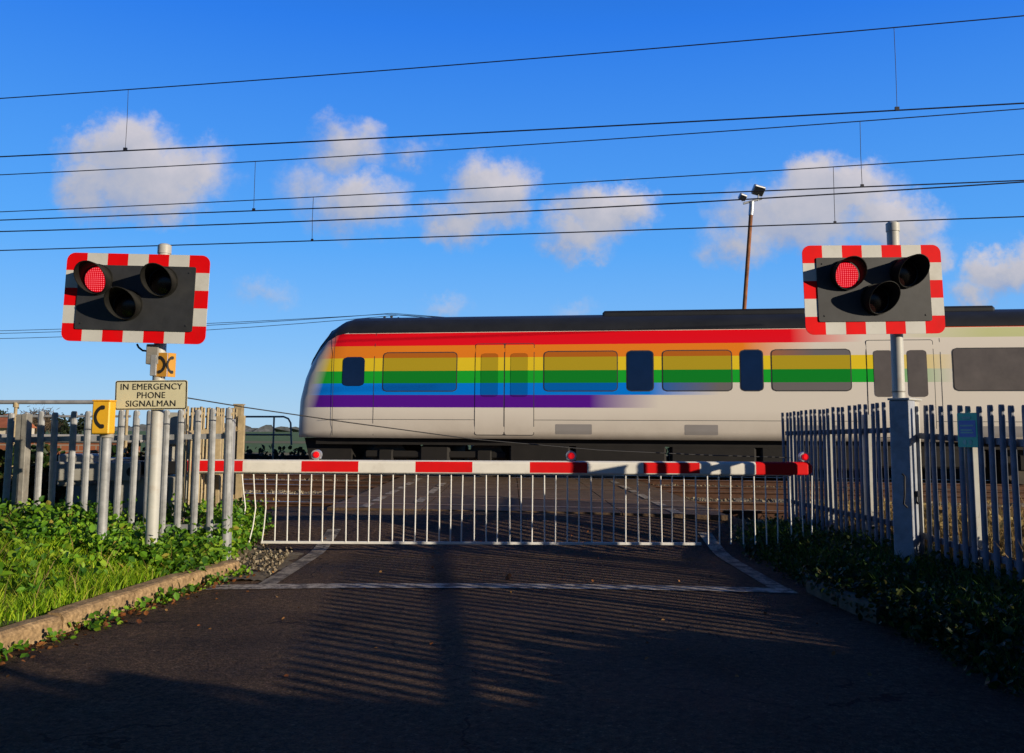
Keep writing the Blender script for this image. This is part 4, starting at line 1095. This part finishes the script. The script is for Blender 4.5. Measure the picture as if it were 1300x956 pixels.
# underframe: skirts, boxes, bogies
g = MB(); g.box(-4.4, 15.0, -1.18, 1.18, .72, .868); g.box(15.7, 35.1, -1.18, 1.18, .72, .868); g.build('underframe', 'under', t)
for x0, x1, zb2 in ((.15, 1.5, .34), (1.6, 3.6, .28), (3.7, 5.5, .33), (5.6, 7.8, .26), (7.9, 10.1, .32), (21, 24, .3), (24.4, 28.5, .28)):
    g = MB(); g.box(x0, x1, -1.24, 1.24, zb2, .719, 0, .04); g.build('equipment_box', 'under', t)
g = MB(); g.prism([(-4.75, .86), (-4.6, .30), (-3.6, .25), (-3.6, .86)][::-1], -1.0, 1.0); g.build('front_valance', 'under', t)
def bogie(x):
    g = MB()
    for sy in (-1, 1):
        g.box(x - 1.65, x + 1.65, sy * 1.02 - .06, sy * 1.02 + .06, .42, .58, 0, .03); g.box(x - .35, x + .35, sy * 1.02 - .1, sy * 1.02 + .1, .28, .70, 0, .05)
        for w in (-1.15, 1.15): g.box(x + w - .17, x + w + .17, sy * 1.02 - .09, sy * 1.02 + .09, .28, .60, 0, .03)
    g.box(x - .3, x + .3, -1, 1, .4, .719)
    bg = g.build('bogie', 'under', t)
    for w in (-1.15, 1.15):
        g = MB()
        for sy in (-1, 1):
            g.tube([(x + w, sy * .68, .42), (x + w, sy * .82, .42)], [.44, .42], 28, smooth=False)
        g.tube([(x + w, -.9, .42), (x + w, .9, .42)], .08, 12); g.build('wheelset', 'steel', bg)
for x in (-1.6, 12.1, 18.6, 32.4): bogie(x)

# ------------------------------------------------------------------ far scenery
def sheet(name, x0, x1, y0, y1, z, mat):
    g = MB(); g.add([(x0, y0, z), (x1, y0, z), (x1, y1, z), (x0, y1, z)], [(0, 1, 2, 3)]); return struct(g.build(name, mat))
sheet('field', -700, 700, 31, 62, -.185, 'stubble'); sheet('field', -900, 900, 62.5, 105, -.185, 'field'); sheet('field', -1200, 1200, 106, 128, -.185, 'stubble'); sheet('field', -2500, 2500, 129, 900, -.185, 'field')
def tree(p, h, w, label, mat, leaves, trunk=True):
    t = thing('tree', p, label, 'tree', 'distant trees at left')
    g = MB(); g.tube([(0, 0, 0), (.05, 0, h * .35), (0, 0, h * .8)], [h * .035, h * .025, h * .006], 7)
    for k in range(5):
        a = R(0, 6.28); z = h * R(.3, .6); g.tube([(0, 0, z), (cos(a) * w * .3, sin(a) * w * .3, z + h * .22)], [h * .014, h * .004], 5)
    g.build('trunk', 'bark', t)
    g = MB(); cl = [(R(-.5, .5) * w, R(-.5, .5) * w, h * R(.30, .92), R(.14, .26) * w) for _ in range(14)]
    for _ in range(leaves):
        cx, cy, cz, r_ = random.choice(cl); k = 1 - .5 * max(0, cz / h - .6)
        leaf(g, (cx * k + random.gauss(0, r_ * .6), cy * k + random.gauss(0, r_ * .6), cz + random.gauss(0, r_ * .5)), R(.06, .13) * h if mat != 'tree_bare' else R(.1, .25) * h, 0, .5, .8 if mat != 'tree_bare' else .10)
    g.build('crown', mat, t)
for (u, top, Y, w, mat, lab) in ((46, 521, 170, 6, 'tree_bare', 'distant bare brown tree beside the red roofed house'), (58, 528, 190, 5, 'tree_dark', 'distant dark evergreen right of the bare brown tree'), (70, 529, 185, 6, 'tree_dark', 'distant dark round tree between two evergreens at left'),
                                 (86, 538, 180, 6, 'tree_bare', 'low distant brown thicket tree behind the left fence'), (104, 529, 175, 5, 'tree_dark', 'distant dark evergreen nearest the yellow phone box'), (-10, 524, 190, 7, 'tree_dark', 'distant dark tree at the left edge behind the house')):
    p = at(u, top, Y); tree((p.x, p.y, -.2), p.z + .2, w * .85, lab, mat, 1100)
p = at(11, 540, 150)
t = thing('house', (p.x, p.y, -.2), 'distant house with orange tiled roof at the far left', 'house')
g = MB(); g.box(-3, 3, -2.5, 2.5, 0, 1.7); g.build('wall', 'render_wall', t)
g = MB(); g.prism([(-3.3, 1.65), (0, 3.5), (3.3, 1.65)], -2.8, 2.8); rf = g.build('roof', 'roof_tile', t, None, (0, 0, pi / 2 * .9))
g = MB(); g.box(-.3, .3, -.3, .3, 2.6, 3.9); g.build('chimney', 'brick', rf, (.4, .8, 0))
for x in (-1.5, 1.5):
    g = MB(); g.box(x - .5, x + .5, -2.54, -2.505, .5, 1.4); g.build('window', 'train_glass', t)
g = MB(); X = -1500
while X < 1500:
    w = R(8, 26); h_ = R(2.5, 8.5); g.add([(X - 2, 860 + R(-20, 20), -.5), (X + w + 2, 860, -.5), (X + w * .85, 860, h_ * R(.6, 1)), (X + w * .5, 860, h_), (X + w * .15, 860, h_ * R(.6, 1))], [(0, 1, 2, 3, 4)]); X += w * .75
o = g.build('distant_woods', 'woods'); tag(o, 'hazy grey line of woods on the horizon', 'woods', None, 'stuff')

# tall bramble growth behind the right fence, nearer than the view, and an unseen hedge added to shade the foreground
def hedge(name, x0, x1, y0, y1, hf, n, label, s0=.10, s1=.2):
    t = thing(name, ((x0 + x1) / 2, (y0 + y1) / 2, 0), label, 'hedge')
    o0 = Vector(((x0 + x1) / 2, (y0 + y1) / 2, 0))
    g = MB(); k = 0; NN = 40
    for i in range(NN):
        ya = y0 + (y1 - y0) * i / NN; yb = y0 + (y1 - y0) * (i + 1) / NN; h_ = hf((ya + yb) / 2) * .86
        g.box(x0 + .25 - o0.x, x1 - .25 - o0.x, ya - o0.y, yb - o0.y + .001, 0, h_)
    g.build('stems', 'bark', t)
    g = MB()
    for _ in range(n):
        y = R(y0, y1); x = R(x0, x1); h_ = hf(y); leaf(g, (x - o0.x, y - o0.y, h_ * (R(0, 1) ** .5) * R(.9, 1.05)), R(s0, s1), 0, .6, .8)
    g.build('foliage', 'dark_ivy', t)
hedge('bramble_hedge', 3.85, 4.9, -1.5, 4.1, lambda y: 1.02 + .08 * sin(y * 3) + .05 * sin(y * 9) - .5 * sm(3.85, 4.1, y), 6000, 'bramble hedge behind the near end of the right fence')
hedge('unseen_hedge', 5.0, 6.6, -16, .35, lambda y: 2.55 + .15 * sin(y * 1.7) + .1 * sin(y * 5.3) - .9 * sm(-.35, .35, y), 8000, 'added unseen tall hedge behind the viewer, shading the near road', .15, .3)

def far_hedge():
    t = thing('lineside_hedge', (0, 25.6, 0), 'low dark hedge along the far side of the tracks under the train', 'hedge')
    g = MB()
    for i in range(60):
        x0 = -22 + i * .75; g.box(x0, x0 + .75, -.25, .25, -.3, .62 + R(-.06, .06))
    g.build('stems', 'under', t)
    g = MB()
    for _ in range(5200): leaf(g, (R(-22, 23), R(-.45, .35), R(0, 1) ** .6 * .80), R(.09, .2), 0, .5, .7)
    g.build('foliage', 'tree_dark', t)
far_hedge()

# ------------------------------------------------------------------ light and sky
AZ = math.atan2(-0.55, 0.835)            # direction towards the sun in plan (x right, y away)
EL = radians(13.4)
sd = Vector((cos(AZ) * cos(EL), sin(AZ) * cos(EL), sin(EL)))
ld = bpy.data.lights.new('sun', 'SUN'); ld.energy = 5.0; ld.angle = radians(0.5); ld.color = (1.0, 0.86, 0.66)
lo = bpy.data.objects.new('sun', ld); col.objects.link(lo); lo.rotation_euler = sd.to_track_quat('Z', 'Y').to_euler(); lo.location = sd * 50
w = bpy.data.worlds.new('World'); scene.world = w; w.use_nodes = True
nt = w.node_tree; bg = nt.nodes['Background']
sky = nt.nodes.new('ShaderNodeTexSky'); sky.sky_type = 'NISHITA'; sky.sun_disc = False; sky.sun_elevation = EL
sky.sun_rotation = math.atan2(sd.x, sd.y)
sky.air_density = 1.0; sky.dust_density = 0.2; sky.ozone_density = 3.0
hs = N(nt, 'ShaderNodeHueSaturation', Saturation=1.3, Value=1.0); nt.links.new(sky.outputs[0], hs.inputs['Color'])
tc = nt.nodes.new('ShaderNodeTexCoord'); D = tc.outputs['Generated']
sp_ = N(nt, 'ShaderNodeSeparateXYZ'); nt.links.new(D, sp_.inputs[0])
deep = ramp(nt, sp_.outputs[2], [(0.0, (4.0, 6.6, 9.4)), (0.09, (2.3, 5.4, 10.2)), (0.2, (1.05, 4.2, 10.4)), (0.42, (.28, 2.2, 9.3)), (.62, (.10, .75, 3.2)), (1.0, (.06, .40, 1.7))])
skyc = mixc(nt, .82, hs.outputs[0], deep)
# sky dimmed overhead and behind the view to weaken its fill light
back = N(nt, 'ShaderNodeMapRange', interpolation_type='SMOOTHSTEP'); nt.links.new(sp_.outputs[1], back.inputs['Value'])
back.inputs['From Min'].default_value = -.35; back.inputs['From Max'].default_value = .5; back.inputs['To Min'].default_value = .28; back.inputs['To Max'].default_value = 1.0
bk = N(nt, 'ShaderNodeVectorMath', operation='SCALE'); nt.links.new(skyc, bk.inputs[0]); nt.links.new(back.outputs[0], bk.inputs['Scale']); skyc = bk.outputs[0]
yy = mth(nt, 'MAXIMUM', sp_.outputs[1], 0.05)
U = mth(nt, 'DIVIDE', sp_.outputs[0], yy); V = mth(nt, 'DIVIDE', sp_.outputs[2], yy)
cb = N(nt, 'ShaderNodeCombineXYZ'); nt.links.new(U, cb.inputs[0]); nt.links.new(V, cb.inputs[1])
uv = cb.outputs[0]
wn = N(nt, 'ShaderNodeTexNoise', Scale=22.0, Detail=10.0, Roughness=0.66); nt.links.new(uv, wn.inputs['Vector'])
ws = N(nt, 'ShaderNodeVectorMath', operation='SUBTRACT'); nt.links.new(wn.outputs['Color'], ws.inputs[0]); ws.inputs[1].default_value = (.5, .5, .5)
wsc = N(nt, 'ShaderNodeVectorMath', operation='SCALE'); nt.links.new(ws.outputs[0], wsc.inputs[0]); wsc.inputs['Scale'].default_value = .075
wa = N(nt, 'ShaderNodeVectorMath', operation='ADD'); nt.links.new(uv, wa.inputs[0]); nt.links.new(wsc.outputs[0], wa.inputs[1])
def duv(u, v): d = ray(u, v); return d.x / d.y, d.z / d.y
#        u, v, ru, rv, strength
blobs = [(160, 195, 85, 55, 1.0), (180, 235, 105, 52, 1.0), (235, 215, 75, 45, .75), (120, 235, 60, 45, .8), (440, 185, 62, 45, .72), (450, 262, 85, 48, .8), (520, 200, 40, 26, .45), (400, 240, 60, 40, .45),
         (625, 245, 66, 52, .95), (580, 280, 60, 38, .7), (770, 268, 72, 42, .95), (730, 298, 60, 36, .75), (1065, 240, 90, 50, 1.0), (1010, 275, 110, 55, .95), (1130, 285, 75, 50, .9), (940, 312, 65, 36, .65), (1175, 320, 40, 32, .5),
         (1275, 350, 58, 36, .95), (1235, 372, 40, 26, .6), (330, 370, 55, 28, .34), (560, 386, 55, 22, .30), (725, 392, 45, 20, .25), (1330, 330, 60, 40, .8)]
dens = None; hgt = None
for (u, v, ru, rv, s_) in blobs:
    c0 = duv(u, v); e1 = duv(u + ru * 1.18, v); e2 = duv(u, v - rv * 1.18)
    su, sv = 1 / abs(e1[0] - c0[0]), 1 / abs(e2[1] - c0[1])
    a = N(nt, 'ShaderNodeVectorMath', operation='SUBTRACT'); nt.links.new(wa.outputs[0], a.inputs[0]); a.inputs[1].default_value = (c0[0], c0[1], 0)
    b2 = N(nt, 'ShaderNodeVectorMath', operation='MULTIPLY'); nt.links.new(a.outputs[0], b2.inputs[0]); b2.inputs[1].default_value = (su, sv, 0)
    d2 = N(nt, 'ShaderNodeVectorMath', operation='LENGTH'); nt.links.new(b2.outputs[0], d2.inputs[0])
    k = mth(nt, 'MULTIPLY', mth(nt, 'SUBTRACT', 1.0, d2.outputs['Value'], clamp=True), s_)
    dens = k if dens is None else mth(nt, 'MAXIMUM', dens, k)
    # lit side: up and to the right inside each puff
    s2 = N(nt, 'ShaderNodeSeparateXYZ'); nt.links.new(b2.outputs[0], s2.inputs[0])
    lit = mth(nt, 'ADD', mth(nt, 'MULTIPLY', s2.outputs[1], .8), mth(nt, 'MULTIPLY', s2.outputs[0], .45))
    wl_ = mth(nt, 'MULTIPLY', mth(nt, 'POWER', k, 2.0), lit)
    ww = mth(nt, 'POWER', k, 2.0)
    if hgt is None: hgt, wsum = wl_, ww
    else: hgt, wsum = mth(nt, 'ADD', hgt, wl_), mth(nt, 'ADD', wsum, ww)
fb_ = N(nt, 'ShaderNodeTexNoise', Scale=17.0, Detail=8.0, Roughness=0.6); nt.links.new(uv, fb_.inputs['Vector'])
dn_ = mth(nt, 'ADD', dens, mth(nt, 'MULTIPLY', mth(nt, 'SUBTRACT', fb_.outputs['Fac'], .5), mth(nt, 'MULTIPLY', mth(nt, 'MINIMUM', mth(nt, 'MULTIPLY', dens, 5.0), 1.0), .75)))
mr = N(nt, 'ShaderNodeMapRange', interpolation_type='SMOOTHSTEP'); nt.links.new(dn_, mr.inputs['Value']); mr.inputs['From Min'].default_value = .05; mr.inputs['From Max'].default_value = .60
mask = mth(nt, 'MULTIPLY', mr.outputs[0], mth(nt, 'GREATER_THAN', sp_.outputs[1], .1))
mask = mth(nt, 'MULTIPLY', mask, .93)
lf = mth(nt, 'DIVIDE', hgt, mth(nt, 'ADD', wsum, .02))
lf = mth(nt, 'ADD', lf, mth(nt, 'MULTIPLY', mth(nt, 'SUBTRACT', fb_.outputs['Fac'], .5), .9))
STR = 0.1
cc = ramp(nt, mth(nt, 'ADD', lf, .5, clamp=True), [(0.0, (.30 / STR, .38 / STR, .58 / STR)), (.45, (.50 / STR, .50 / STR, .56 / STR)), (1, (.70 / STR, .645 / STR, .66 / STR))])
fin = mixc(nt, mask, skyc, cc)
nt.links.new(fin, bg.inputs['Color']); bg.inputs['Strength'].default_value = STR
try:
    w.cycles.sampling_method = 'MANUAL'; w.cycles.sample_map_resolution = 512
except Exception: pass
scene.view_settings.view_transform = 'Standard'; scene.view_settings.look = 'None'; scene.view_settings.exposure = 0; scene.view_settings.gamma = 1
scene.cycles.use_denoising = True
scene.cycles.max_bounces = 6
